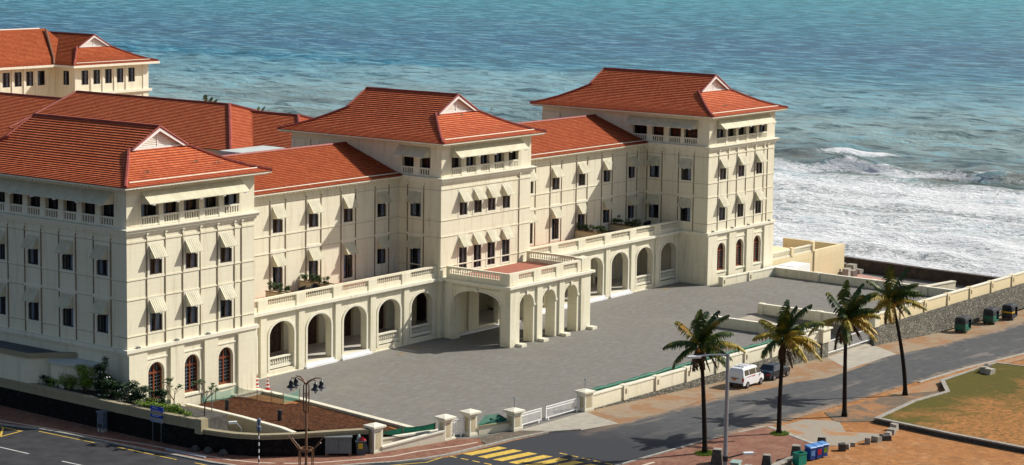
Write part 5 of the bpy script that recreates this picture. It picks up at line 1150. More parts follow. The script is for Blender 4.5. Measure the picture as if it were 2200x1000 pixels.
t = thing('round_table', 'low dark table between the round chairs on the near terrace', 'table', (28.3, 6.3, 6.07)); m = MB(); m.lathe((0, 0, 0), [(.2, 0), (.04, .05), (.04, .6), (.45, .62), (.45, .66)], 12); _b(m, 'tabletop', 'wicker', t)
def lounger(x, y, rz, label, z=6.07):
    t = thing('lounger', label, 'lounger', (x, y, z), rz, 'loungers on the far terrace'); m = MB(); m.box(-.3, .3, 0, 1.2, .28, .36); _b(m, 'seat', 'wicker', t)
    m = MB(); m.hexa([(-.3, -.02, .3), (.3, -.02, .3), (.3, .05, .3), (-.3, .05, .3), (-.3, -.5, .98), (.3, -.5, .98), (.3, -.43, 1.0), (-.3, -.43, 1.0)]); _b(m, 'backrest', 'wicker', t)
    for a in (-.27, .27):
        for b_ in (.05, 1.12): m = MB(); m.box(a-.03, a+.03, b_-.03, b_+.03, 0, .28); _b(m, 'leg', 'wicker', t)
lounger(77.9, 7.3, -1.9, 'dark lounger with raised back between the far terrace troughs, outer one'); lounger(79.0, 7.6, -1.9, 'dark lounger with raised back between the far terrace troughs, inner one'); lounger(84.0, 7.3, -2.0, 'dark lounger beyond the last trough near the far tower')
# chairs in the arcade
def arm_chair(x, y, rz, label, z=.445):
    t = thing('armchair', label, 'chair', (x, y, z), rz, 'dark wooden chairs under the arcades'); m = MB(); m.box(-.28, .28, -.26, .26, .38, .46); _b(m, 'seat', 'door_wood', t)
    m = MB(); m.box(-.28, .28, .2, .26, .46, 1.0); m.box(-.3, -.24, -.26, .2, .6, .66); m.box(.24, .3, -.26, .2, .6, .66); m.box(-.3, -.24, -.26, -.2, .46, .6); m.box(.24, .3, -.26, -.2, .46, .6); _b(m, 'backrest', 'door_wood', t)
    for a in (-.25, .25):
        for b_ in (-.23, .23): m = MB(); m.box(a-.03, a+.03, b_-.03, b_+.03, 0, .38); _b(m, 'leg', 'door_wood', t)
for x, y, rz, l in ((23.6, 7.0, 1.2, 'dark chair behind the balustrade of the first near arch'), (28.2, 7.2, .8, 'dark chair just inside the second near arch'), (33.3, 7.6, 1.0, 'dark chair deep inside the third near arch'), (72.6, 7.2, .4, 'dark chair inside the far arcade, closest to the porch'), (77.6, 7.6, .3, 'dark chair inside the far arcade, middle arch'), (66.5, 7.4, .5, 'dark chair glimpsed through the porch arches')): arm_chair(x, y, rz, l)
t = thing('stepladder', 'thin grey stepladder under the far arcade, third arch from the porch', 'ladder', (82.6, 7.2, .445)); m = MB()
for sx in (-.3, .3):
    for sy in (-.45, .45): m.tube([(sx*1.2, sy, 0), (sx*.8, 0, 2.6)], .03, 5)
for k in range(1, 8): m.box(-.32+.01*k, .32-.01*k, -.45+.056*k-.03, -.45+.056*k+.03, .32*k, .32*k+.03)
_b(m, 'frame', 'grey_metal', t)

# ------------------------------------------------------------------ street furniture
def cone(x, y, z, H, red, white, bands, label, grp='red and white striped cones'):
    t = thing('traffic_cone', label, 'cone', (x, y, z), .3, grp); m = MB(); m.box(-.2*H, .2*H, -.2*H, .2*H, 0, .05); _b(m, 'base', red, t); m = MB(); w_ = MB(); n = bands
    for k in range(n):
        f0, f1 = k/n, (k+1)/n; mb = m if k % 2 == 0 else w_; r0_, r1_ = .16*H*(1-f0*.82), .16*H*(1-f1*.82); mb.lathe((0, 0, .05), [(r0_, f0*H), (r1_, f1*H)], 12)
    _b(m, 'cone_body', red, t); _b(w_, 'reflective_band', 'white_paint', t)
cone(15.9, .9, 0, 1.15, 'cone_red', 0, 7, 'tall red and white striped cone closest to the near tower pier'); cone(16.4, .1, 0, 1.1, 'cone_red', 0, 7, 'red and white striped cone standing slightly in front of its twin')
cone(-3.05, -7.6, h(-3)+.09, .75, 'cone_orange', 0, 5, 'lone orange cone with white bands standing under the blue sign', 'street cone')
def bollard_soil(x, y, z, label):
    t = thing('soil_bollard', label, 'bollard', (x, y, z), 0, 'dark bollards in the soil bed'); m = MB(); m.lathe((0, 0, -.1), [(.17, 0), (.17, .75), (.2, .78), (.2, .86), (.15, .9)], 12); _b(m, 'post', 'black_metal', t, smooth=False)
bollard_soil(5.6, -5.6, 1.0, 'dark round bollard in the red soil bed below the arched windows'); bollard_soil(4.6, -12.4, 1.35, 'dark round bollard in the red soil bed near the ornate lamp')
# ornate four-armed street lamp
t = thing('ornate_street_lamp', 'bronze four armed street lamp with black bell shades and a ring of curved brackets', 'street lamp', (-1.6, -20.9, .1)); B0 = Vector((0, 0, 0))
m = MB(); m.lathe((0, 0, 0), [(.2, -.3), (.14, .2), (.1, .5), (.085, 3.9), (.07, 4.2)], 12); _b(m, 'pole', 'iron_brown', t)
m = MB()
for a in range(4):
    x, y = .2*math.cos(R(45+90*a)), .2*math.sin(R(45+90*a)); m.tube([(0, 0, 4.1), (x, y, 4.35), (x, y, 6.25), (x*.5, y*.5, 6.45)], .05, 6)
for z in (5.6, 5.75):
    for a in range(4): x, y = .2*math.cos(R(45+90*a)), .2*math.sin(R(45+90*a)); m.tube([(x, y, z), (0, 0, z-.2)], .025, 5)
m.tube([(0, 0, 4.2), (0, 0, 6.45)], .06, 8); _b(m, 'lantern_cage', 'iron_brown', t)
for k, (dx, dy, dz) in enumerate(((.85, -.85, 0), (.75, -1.05, .0), (-.85, .8, 0), (-1.0, .35, 0))):
    az = [(-52), (-100), (128), (85)][k]; ex, ey = 1.12*math.cos(R(az)), 1.12*math.sin(R(az)); e = Vector((ex, ey, 6.72))
    m = MB(); m.tube([(0, 0, 6.35), (ex*.25, ey*.25, 6.6), (ex*.6, ey*.6, 6.82), (ex, ey, 6.8)], [.06, .06, .05, .04], 6); o = _b(m, 'lamp_arm', 'iron_brown', t)
    m = MB(); m.lathe(e+Vector((0, 0, -.62)), [(.36, 0), (.34, .05), (.24, .14), (.17, .2), (.16, .38), (.19, .40), (.10, .48), (.04, .55), (.03, .62)], 14); s_ = _b(m, 'lamp_shade', 'black_metal', t, smooth=False)
    m = MB(); m.lathe(e+Vector((0, 0, -.92)), [(.02, 0), (.12, .12), (.17, .3)], 10); _b(m, 'lamp_globe', 'light_lamp', t)
m = MB(); n = 20
for k in range(n):
    a0, a1 = 2*math.pi*k/n, 2*math.pi*(k+1)/n
    for r_ in (.46, .52): m.face([(r_*math.cos(a0), r_*math.sin(a0), 1.3), (r_*math.cos(a1), r_*math.sin(a1), 1.3), (r_*math.cos(a1), r_*math.sin(a1), 1.52), (r_*math.cos(a0), r_*math.sin(a0), 1.52)])
    for z in (1.3, 1.52): m.face([(.46*math.cos(a0), .46*math.sin(a0), z), (.46*math.cos(a1), .46*math.sin(a1), z), (.52*math.cos(a1), .52*math.sin(a1), z), (.52*math.cos(a0), .52*math.sin(a0), z)])
_b(m, 'ring', 'iron_brown', t)
for az in (128, -52, 95, -85):
    c_, s_ = math.cos(R(az)), math.sin(R(az)); m = MB(); m.tube([(c_*.52, s_*.52, -.1), (c_*.54, s_*.54, 1.3), (c_*.62, s_*.62, 1.5), (c_*1.35, s_*1.35, 2.45 if az in (128, -52) else 2.1)], .045, 6); _b(m, 'bracket', 'iron_brown', t)
# striped beacon at the crossing
t = thing('crossing_beacon', 'black and white striped pole with signal heads on the pavement corner', 'beacon', (-3.2, -17.6, .15)); m = MB(); k_ = MB()
for k in range(11): (m if k % 2 else k_).lathe((0, 0, k*.26-.4), [(.05, 0), (.05, .26)], 8)
_b(m, 'white_band', 'white_paint', t); _b(k_, 'pole', 'black_metal', t); m = MB()
m.lathe((0, 0, 2.46), [(.05, 0), (.19, .12), (.2, .42), (.1, .5), (.07, .56), (.14, .6), (.16, .98), (.08, 1.05)], 12); _b(m, 'signal_head', 'cabinet_blue', t); m = MB(); m.box(-.21, -.12, -.03, .03, 2.6, 3.45); _b(m, 'reflective_strip', 'metal_strip', t)
# blue sign
t = thing('street_sign', 'blue sign board of pale text lines over a white strip, on two grey posts', 'sign', (-3.2, -6.8, .1))
for y in (-.42, .5): m = MB(); m.tube([(0, y, 0), (0, y, 2.85)], .05, 6); _b(m, 'post', 'cabinet_grey', t)
m = MB(); m.box(-.1, -.06, -.68, .7, 1.98, 2.85); bb = _b(m, 'board', 'sign_blue', t); m = MB(); rg_ = random.Random(4)
for k, (z, hh_, ch) in enumerate(((2.70, .05, 7), (2.555, .025, 0), (2.44, .05, 10), (2.30, .025, 0), (2.18, .05, 12), (2.07, .03, 9))):
    if not ch: m.box(-.106, -.102, -.64, .66, z, z+.012); continue
    for j in range(ch): y = .5-1.0*j/12-rg_.uniform(0, .02); m.box(-.106, -.102, y-.055, y, z, z+hh_)
_b(m, 'lettering', 'white_paint', t); m = MB(); m.box(-.1, -.06, -.68, .7, 1.60, 1.86); _b(m, 'white_strip', 'metal_strip', t); m = MB(); m.box(-.106, -.102, .45, .6, 1.66, 1.80)
for j in range(9): m.box(-.106, -.102, .3-j*.1, .36-j*.1, 1.70, 1.76)
_b(m, 'strip_lettering', 'sign_blue', t)
def cabinet(x, y, z, rz, w_, d, H, mat, label, legs=None, split=True):
    t = thing('utility_cabinet', label, 'cabinet', (x, y, z), rz); z0 = .0
    if legs:
        z0 = .28
        for a in (-w_/2+.12, w_/2-.12): m = MB(); m.box(a-.12, a+.12, -d/2+.02, d/2-.02, 0, .28); _b(m, 'leg', legs, t)
    m = MB(); m.box(-w_/2, w_/2, -d/2, d/2, z0, H); _b(m, 'body', mat, t); m = MB(); m.box(-w_/2-.06, w_/2+.06, -d/2-.06, d/2+.06, H+.001, H+.08); _b(m, 'lid', mat, t)
    m = MB()
    if split:
        m.box(-.01, .01, -d/2-.008, -d/2+.01, z0+.05, H-.04); m.box(-.05, -.02, -d/2-.02, -d/2, H*.5, H*.5+.16); m.box(-w_/2+.05, w_/2-.05, -d/2-.006, -d/2+.01, z0+.04, z0+.055)
    else: m.box(-w_/2+.1, w_/2-.1, -d/2-.008, -d/2+.01, z0+.12, z0+.4)
    _b(m, 'door_gap', 'black_metal', t); return t
cabinet(3.0, -20.0, -.05, -.83, 2.0, .7, 1.5, 'cabinet_grey', 'wide grey two door cabinet on brick feet against the dark curved wall', 'brick_paving')
cabinet(-3.75, -1.1, .15, -1.5, .62, .5, 1.6, 'cabinet_blue', 'narrow blue grey cabinet against the dark wall of the side street', 'concrete', False)
cabinet(17.3, -46.6, 0, .3, .95, .6, 1.05, 'cabinet_green', 'pale green grey box at the bottom edge beside the nearest palm', None, False)
t = thing('wheeled_bin', 'dark grey wheeled bin overflowing with rubbish and a yellow label, beside the grey cabinet', 'bin', (4.35, -21.1, -.08), -.83); m = MB(); m.hexa([(-.3, -.3, .05), (.3, -.3, .05), (.3, .3, .05), (-.3, .3, .05), (-.4, -.38, 1.15), (.4, -.38, 1.15), (.4, .38, 1.15), (-.4, .38, 1.15)]); _b(m, 'body', 'bin_grey', t)
m = MB(); m.box(-.2, .14, -.392, -.345, .62, 1.05); _b(m, 'label', 'label_yellow', t); m = MB(); m.box(-.43, .43, -.41, .41, 1.152, 1.2); _b(m, 'rim', 'bin_grey', t); m = MB(); m.lathe((.1, 0, 1.1), [(.3, 0), (.28, .2), (.1, .35)], 7); _b(m, 'rubbish_bag', 'cone_red', t); m = MB(); m.lathe((-.15, .1, 1.15), [(.2, 0), (.17, .3), (.05, .5)], 7); _b(m, 'rubbish_bag', 'cabinet_green', t)
m = MB(); m.lathe((0, 0, 0), [(.12, 0), (.12, .12)], 8); _b(m, 'wheel', 'tyre', t)
t = thing('rubbish_sacks', 'dark sacks slumped between the wheeled bin and the corner pillar', 'sacks', (4.95, -20.9, -.1)); m = MB(); m.lathe((0, 0, 0), [(.35, 0), (.42, .3), (.3, .75), (.1, 1.0)], 9); m.lathe((-.1, .4, 0), [(.3, 0), (.33, .3), (.2, .6), (.05, .7)], 9); _b(m, 'sack', 'bin_grey', t, smooth=True)
def bin_blue(x, y, label, side):
    t = thing('recycling_bin', label, 'bin', (x, y, h(x)+.03), -.35, 'three blue bins in a row'); m = MB(); m.hexa([(-.24, -.27, .06), (.24, -.27, .06), (.24, .27, .06), (-.24, .27, .06), (-.29, -.34, .98), (.29, -.34, .98), (.29, .34, .98), (-.29, .34, .98)]); _b(m, 'body', 'bin_blue', t)
    m = MB(); m.hexa([(-.33, -.38, .982), (.33, -.38, .982), (.33, .38, .982), (-.33, .38, .982), (-.3, -.32, 1.06), (.3, -.32, 1.06), (.3, .36, 1.12), (-.3, .36, 1.12)]); _b(m, 'lid', 'bin_lid_blue', t)
    m = MB(); m.box(-.18, .18, -.325, -.29, .35, .8); _b(m, 'poster', side, t)
    for a in (-.22, .22): m = MB(); m.tube([(a-.04, .27, .1), (a+.04, .27, .1)], .1, 10); _b(m, 'wheel', 'tyre', t)
bin_blue(25.2, -48.5, 'blue lidded bin with pale sticker, nearest the green bin', 'bin_lid_blue'); bin_blue(25.95, -48.65, 'blue lidded bin with red sticker, middle of the three', 'stripe_red'); bin_blue(26.7, -48.75, 'blue lidded bin with green sticker, last of the three', 'bush_bright')
t = thing('green_bin', 'open bright green bin standing beside the low stone wall', 'bin', (23.35, -48.6, 0), -.3); m = MB()
for q in ((-.4, -.34, -.35, .35), (.34, .4, -.35, .35), (-.34, .34, -.35, -.29), (-.34, .34, .29, .35), (-.34, .34, -.29, .29)): m.box(*q, .05, .95 if q[1]-q[0] < .1 or q[3]-q[2] < .1 else .1)
_b(m, 'body', 'bin_green', t); m = MB(); m.box(-.43, .43, -.39, -.351, .88, .97); m.box(.401, .44, -.39, .39, .88, .97); _b(m, 'rim', 'bin_green', t)
def moll(x, y, label, s_=1.0):
    t = thing('stone_bollard', label, 'bollard', (x, y, h(x)), .4, 'tapered dark stone bollards'); m = MB(); a, b_ = .42*s_, .27*s_; m.hexa([(-a, -a, -.1), (a, -a, -.1), (a, a, -.1), (-a, a, -.1), (-b_, -b_, 1.0*s_), (b_, -b_, 1.0*s_), (b_, b_, 1.0*s_), (-b_, b_, 1.0*s_)]); _b(m, 'block', 'stone_dark', t)
    m = MB(); m.box(-b_, b_, -b_, b_, 1.001*s_, 1.03*s_); _b(m, 'top', 'stone_grey', t)
moll(17.4, -47.6, 'stone bollard leftmost at the bottom edge of the brick paving'); moll(21.0, -47.1, 'stone bollard between the light pole and the green bin'); moll(24.6, -47.6, 'stone bollard behind the green and blue bins', 1.1); moll(28.6, -47.6, 'stone bollard just right of the blue bins, at the cement patch', 1.05); moll(19.6, -43.6, 'dark block at the foot of the nearest palm', 1.15)
t = thing('low_stone_wall', 'low mossy stone wall between the tapered bollards', 'wall', (20, -48, 0)); wall_line(t, [(12, -50.5), (21, -47.9), (24.4, -47.8)], zl(-.2), zl(.42), th=.35, mat='rubble_stone', cmat='stone_grey')
# stone blocks on the sand
STN = [(29.7, -48.8, .42, .55, 'dark upright'), (30.7, -48.7, .4, .4, 'pale'), (31.9, -48.5, .4, .3, 'half buried'), (33.6, -49.0, .38, .5, 'square grey'), (35.0, -49.1, .5, .42, 'pale flat'), (36.1, -49.3, .6, .4, 'long dark'), (37.2, -49.0, .38, .42, 'small brown'), (38.6, -48.6, .5, .45, 'grey'), (40.2, -48.0, .5, .55, 'large grey')]
for i, (x, y, s_, H, k) in enumerate(STN):
    t = MB(); random.seed(i); t.hexa([(dx*s_*random.uniform(.85, 1.1), dy*s_*.8*random.uniform(.85, 1.1), (H if dz else -.05)*random.uniform(.9, 1.05)) for dz in (0, 1) for dx, dy in ((-.7, -.7), (.7, -.7), (.7, .7), (-.7, .7))])
    o = t.build('stone_block', 'stone_grey' if 'dark' not in k else 'stone_dark'); o.location = (x, y, h(x)); o.rotation_euler = (0, 0, random.uniform(0, 1.5))
    tag(o, '%s stone block, %s in the curving row on the sand' % (k, ['first from the bins', 'second', 'third', 'fourth', 'fifth', 'sixth', 'seventh', 'eighth', 'last, by the lawn kerb'][i]), 'stone', 'stone blocks in a curving row on the sand')
for i, (x, y, k) in enumerate(((69.6, -42.5, 'white rounded lump'), (70.6, -42.3, 'dark flat lump'), (69.2, -43.2, 'white squarish lump'))):
    t = MB(); random.seed(20+i); t.hexa([(dx*.5*random.uniform(.7, 1.2), dy*.4*random.uniform(.7, 1.1), (.55 if dz else -.05)*random.uniform(.8, 1.1)) for dz in (0, 1) for dx, dy in ((-1, -1), (1, -1), (.9, .9), (-.8, .8))])
    o = t.build('broken_concrete', 'stone_dark' if 'dark' in k else 'concrete'); o.location = (x, y, h(x)+.35); tag(o, k+' of broken concrete on the lawn edge', 'rubble', 'lumps of broken concrete on the lawn')
# rocks by the dark wall
for i, (x, y) in enumerate(((-3.45, -11.2), (-3.2, -12.3), (-3.0, -13.7))):
    t = MB(); t.lathe((0, 0, -.05), [(.35, 0), (.4, .2), (.2, .45), (.05, .5)], 6); o = t.build('rock', 'stone_dark'); o.location = (x, y, h(x)+.09); tag(o, ['rough rock at the foot of the dark wall, nearest the blue sign', 'middle rock at the foot of the dark wall', 'rough rock at the foot of the dark wall, farthest right'][i], 'rock', 'rocks against the dark wall')
mb = MB(); mb.box(-.15, .15, -2.0, 2.0, .0, .07); o = mb.build('metal_plank', 'metal_strip'); o.location = (-4.6, -11.3, h(-4.6)+.1); o.rotation_euler = (0, 0, .05); tag(o, 'long pale metal plank lying on the side street pavement', 'plank')
# tall light pole
t = thing('light_pole', 'tall grey steel light pole with one long arm and a small lower floodlight', 'light pole', (18.45, -45.0, 0)); m = MB(); m.tube([(0, 0, -.1), (0, 0, 8.85)], [.17, .13], 10); _b(m, 'pole', 'grey_metal', t)
m = MB(); m.tube([(0, 0, 8.75), (-1.0, .9, 8.8), (-1.9, 1.6, 8.72)], .07, 6); a_ = _b(m, 'arm', 'grey_metal', t); m = MB(); m.obox((-2.0, 1.7), (-.75, .66), None, .5, .17, 8.6, 8.76); _b(m, 'lamp_head', 'light_lamp', t)
m = MB(); m.lathe((0, 0, .65), [(.2, 0), (.2, .4)], 10); m.tube([(0, 0, .85), (1.0, -.9, 1.15)], .06, 6); _b(m, 'lower_bracket', 'black_metal', t); m = MB(); m.obox((1.35, -1.2), (.75, -.66), None, .38, .22, 1.12, 1.26); _b(m, 'floodlight', 'light_lamp', t)
t = thing('small_spotlight', 'small pale spotlight on a thin bent stem behind the curved street wall', 'lamp', (-.6, -10.4, .3)); m = MB(); m.tube([(.8, -2.2, 0), (.75, -2.1, 1.2), (.4, -1.9, 1.7)], .04, 6); _b(m, 'stem', 'grey_metal', t); m = MB(); m.obox((.2, -1.75), (-.6, .4), None, .32, .14, 1.6, 1.78); _b(m, 'lamp_head', 'light_lamp', t)
m = MB(); m.tube([(.1, -9.4, .3), (.1, -9.4, 4.6)], .035, 6); tag(m.build('thin_pole', 'grey_metal'), 'thin pale pole standing behind the curved street wall below the windows', 'pole')
mb = MB()
for x, y in ((85.8, 2.0), (83.2, 2.2), (39.0, 2.1), (35.8, 1.2)):
    m = MB(); m.box(x-.55, x+.55, y-.35, y+.35, .0, .008); tag(m.build('manhole_cover', 'groove_brown'), 'dark drain cover in the courtyard, '+{85.8: 'nearest the far tower', 83.2: 'in front of the last far arch', 39.0: 'in the porch shadow', 35.8: 'just outside the porch shadow'}[x], 'drain cover', 'drain covers')

# ------------------------------------------------------------------ vehicles
def wheel(t, x, y, r_, wd, spokes=5):
    m = MB(); n = 18; P_ = [(r_*.62, -wd/2), (r_*.95, -wd/2), (r_, -wd*.3), (r_, wd*.3), (r_*.95, wd/2), (r_*.62, wd/2)]
    for (ra, ya), (rb, yb) in zip(P_, P_[1:]):
        for k in range(n):
            a0, a1 = 2*math.pi*k/n, 2*math.pi*(k+1)/n; m.face([(x+ra*math.cos(a0), y+ya, r_+ra*math.sin(a0)), (x+ra*math.cos(a1), y+ya, r_+ra*math.sin(a1)), (x+rb*math.cos(a1), y+yb, r_+rb*math.sin(a1)), (x+rb*math.cos(a0), y+yb, r_+rb*math.sin(a0))])
    o = _b(m, 'wheel', 'tyre', t); m = MB(); s_ = -1 if y < 0 else 1; w0 = y+s_*wd*.42
    m.face([(x+r_*.6*math.cos(2*math.pi*k/n), w0, r_+r_*.6*math.sin(2*math.pi*k/n)) for k in range(n)])
    for k in range(spokes):
        a = 2*math.pi*k/spokes; c_, s2 = math.cos(a), math.sin(a); m.face([(x-s2*.04, w0+s_*.02, r_+c_*.04), (x+s2*.04, w0+s_*.02, r_-c_*.04), (x+c_*r_*.58+s2*.05, w0+s_*.02, r_+s2*r_*.58-c_*.05), (x+c_*r_*.58-s2*.05, w0+s_*.02, r_+s2*r_*.58+c_*.05)])
    rim = _b(m, 'rim', 'hub', t); rim.parent = o
def loft(mb, secs):
    """secs: (x, [(y,z)...] half outline from bottom to top centre); mirrored"""
    rings = [[(x, -y, z) for y, z in pr]+[(x, y, z) for y, z in pr[::-1]] for x, pr in secs]; n = len(rings[0])
    for A, B in zip(rings, rings[1:]):
        for k in range(n): mb.face([A[k], A[(k+1) % n], B[(k+1) % n], B[k]])
    mb.face(rings[0][::-1]); mb.face(rings[-1])
t = thing('white_van', 'white people carrier van parked by the wall with red side stripe and orange plate', 'van', (48.4, -28.95, h(48.4)+.01), R(4)); t.rotation_euler = (0, R(1.9), R(4)); m = MB()
# x forward; body stations
zb_, zw, zr_ = .32, 1.12, 1.9
def st_(hb, hw_, hr, b0, wv, rv): return [(hb, b0), (hb+.02, .6), (hw_, wv), (hr, rv-.1), (hr-.12, rv)]
loft(m, [(-2.15, st_(.76, .80, .70, .40, 1.10, 1.22)), (-2.12, st_(.80, .83, .72, .34, 1.12, 1.45)), (-1.98, st_(.82, .84, .68, .32, 1.13, 1.83)), (-1.6, st_(.83, .85, .68, .3, 1.13, 1.9)), (.35, st_(.83, .85, .68, .3, 1.12, 1.9)), (.75, st_(.83, .85, .67, .3, 1.10, 1.84)), (1.35, st_(.83, .84, .68, .3, 1.06, 1.36)), (1.75, st_(.80, .80, .66, .33, .98, 1.08)), (2.05, st_(.76, .74, .6, .36, .82, .90)), (2.15, st_(.68, .66, .5, .42, .72, .78))])
_b(m, 'body', 'van_white', t)
def side_pane(t, pts, mat='dark_glass', nm='window', off=.012):
    for s_ in (-1, 1):
        m = MB(); m.face([(x, s_*(y+off), z) for x, y, z in pts]); _b(m, nm, mat, t)
yw = lambda z: .85-.17*(z-1.13)/.67
for a, b_, c, d in ((-1.88, -1.82, -1.05, -1.05), (-.95, -.95, -.3, -.3), (-.27, -.27, .3, .3), (.42, .42, 1.22, .72)):
    side_pane(t, [(a, yw(1.2), 1.2), (c, yw(1.2), 1.2), (d, yw(1.68), 1.68), (b_, yw(1.68), 1.68)])
m = MB(); m.face([(-2.133, -.66, 1.18), (-2.133, .66, 1.18), (-2.02, .56, 1.72), (-2.02, -.56, 1.72)]); _b(m, 'rear_window', 'dark_glass', t)
m = MB(); m.face([(1.42, -.6, 1.34), (1.42, .6, 1.34), (.86, .55, 1.80), (.86, -.55, 1.80)]); _b(m, 'windscreen', 'dark_glass', t)
for s_ in (-1, 1): m = MB(); m.box(-2.19, -2.10, s_*.78-.08, s_*.78+.08, .68, 1.02); _b(m, 'tail_light', 'lamp_red', t)
m = MB(); m.box(-2.2, -2.05, -.8, .8, .34, .52); _b(m, 'bumper', 'black_metal', t); m = MB(); m.box(-2.21, -2.14, -.06, .28, .78, .93); _b(m, 'number_plate', 'plate_orange', t); m = MB(); m.box(-2.2, -2.12, -.35, .45, .95, 1.0); _b(m, 'tailgate_handle', 'black_metal', t)
for a, b_, c in ((-1.7, .2, 1.02), (-.6, .1, .96), (.6, 1.3, 1.0)):
    m = MB(); m.face([(a, -.862, c), (b_, -.862, c+.03), (b_-.1, -.862, c+.09), (a+.4, -.862, c+.06)]); _b(m, 'side_stripe', 'stripe_red', t)
for x in (-1.3, 1.35):
    for y in (-.78, .78): wheel(t, x, y, .33, .2)
m = MB()
for y in (-.5, .5): m.tube([(-1.7, y, 1.96), (.2, y, 1.96)], .025, 5)
for x in (-1.5, -.7, .1): m.box(x-.02, x+.02, -.5, .5, 1.90, 1.98)
m.box(-1.1, .0, -.35, .35, 1.9, 1.94); _b(m, 'roof_rack', 'van_white', t)
for s_ in (-1, 1): m = MB(); m.box(1.2, 1.32, s_*.98-.08, s_*.98+.08, 1.12, 1.3); _b(m, 'mirror', 'black_metal', t)
t = thing('blue_car', 'dark blue car parked ahead of the white van, half hidden by palm fronds', 'car', (53.9, -28.6, h(54)+.01), R(3)); m = MB()
sc_ = lambda w_, b0, wv, hr, rv: [(w_-.05, b0), (w_, .55), (w_, wv), (hr, rv-.06), (hr-.15, rv)]
loft(m, [(-2.2, sc_(.76, .35, .7, .68, .8)), (-2.1, sc_(.8, .28, .85, .72, .94)), (-1.5, sc_(.83, .25, .92, .72, 1.0)), (-1.0, sc_(.84, .25, .92, .58, 1.38)), (.2, sc_(.84, .25, .92, .58, 1.42)), (.95, sc_(.84, .25, .9, .7, 1.0)), (1.9, sc_(.8, .28, .78, .66, .84)), (2.15, sc_(.72, .35, .62, .55, .68))]); _b(m, 'body', 'car_blue', t)
side_pane(t, [(-1.2, .80, .98), (.7, .80, .98), (.1, .625, 1.32), (-.9, .625, 1.32)])
m = MB(); m.face([(.93, -.6, 1.04), (.93, .6, 1.04), (.3, .5, 1.38), (.3, -.5, 1.38)]); _b(m, 'windscreen', 'dark_glass', t); m = MB(); m.face([(-1.52, -.6, 1.02), (-1.52, .6, 1.02), (-1.08, .5, 1.34), (-1.08, -.5, 1.34)]); _b(m, 'rear_window', 'dark_glass', t)
for x in (-1.35, 1.35):
    for y in (-.76, .76): wheel(t, x, y, .31, .2)
for s_ in (-1, 1): m = MB(); m.box(-2.24, -2.12, s_*.6-.14, s_*.6+.14, .6, .78); _b(m, 'tail_light', 'lamp_red', t)
def tuk(x, y, rz, body, band, label):
    t = thing('three_wheeler', label, 'three-wheeler', (x, y, h(x)+.01), rz, 'parked three-wheeler taxis'); m = MB()
    loft(m, [(-1.3, [(.50, .38), (.58, .5), (.60, .95), (.58, 1.0)]), (-1.22, [(.56, .3), (.63, .5), (.64, .98), (.62, 1.02)]), (-.45, [(.58, .25), (.64, .45), (.64, .98), (.62, 1.02)]), (-.4, [(.58, .25), (.6, .4), (.6, .5), (.5, .52)]), (.55, [(.5, .25), (.55, .32), (.55, .42), (.5, .44)]), (.65, [(.46, .28), (.5, .5), (.46, .95), (.42, 1.0)]), (1.15, [(.2, .45), (.24, .6), (.2, .8), (.12, .85)])]); _b(m, 'body', body, t)
    m = MB(); loft(m, [(-1.24, [(.60, .98), (.60, 1.4), (.55, 1.62), (.4, 1.70)]), (-1.05, [(.63, .99), (.63, 1.45), (.58, 1.70), (.42, 1.77)]), (-.42, [(.63, .99), (.63, 1.47), (.58, 1.72), (.42, 1.79)])]); loft(m, [(-.42, [(.63, 1.44), (.63, 1.5), (.58, 1.72), (.42, 1.79)]), (.55, [(.58, 1.44), (.58, 1.5), (.54, 1.68), (.4, 1.74)]), (.72, [(.5, 1.40), (.5, 1.44), (.46, 1.55), (.35, 1.6)])]); _b(m, 'canopy', 'tuk_roof', t)
    m = MB(); m.face([(-1.262, -.3, 1.18), (-1.262, .3, 1.18), (-1.245, .3, 1.42), (-1.245, -.3, 1.42)]); _b(m, 'rear_window', 'dark_glass', t)
    m = MB(); m.box(-1.33, -.5, -.655, .655, .86, 1.02) if band else m.box(-1.31, -1.22, -.5, .5, .55, .6); _b(m, 'body_band', 'tuk_yellow' if band else body, t)
    m = MB(); m.box(-1.36, -1.2, -.6, .6, .28, .36); _b(m, 'bumper', 'black_metal', t)
    m = MB(); m.box(-.4, -.0, -.5, .5, .45, .7); m.box(-.45, -.35, -.5, .5, .7, 1.1); _b(m, 'seat', 'black_metal', t)
    for s_ in (-1, 1): m = MB(); m.tube([(.68, s_*.45, .9), (.6, s_*.5, 1.5)], .03, 5); _b(m, 'windscreen_post', 'tuk_roof', t); m = MB(); m.box(-1.34, -1.28, s_*.48-.06, s_*.48+.06, .6, .74); _b(m, 'tail_light', 'lamp_red', t)
    m = MB(); m.face([(.69, -.44, 1.0), (.69, .44, 1.0), (.62, .46, 1.45), (.62, -.46, 1.45)]); _b(m, 'windscreen', 'dark_glass', t)
    for q in ((-.85, -.55), (-.85, .55), (1.0, 0)): wheel(t, q[0], q[1], .22, .12)
tuk(95.2, -28.5, R(2), 'tuk_green', False, 'green three wheeler with black hood, nearest of the parked three'); tuk(102.8, -28.3, R(2), 'tuk_green', False, 'green three wheeler with black hood, middle of the parked three'); tuk(107.1, -28.6, R(2), 'tuk_roof', True, 'dark three wheeler with yellow band, at the right edge')
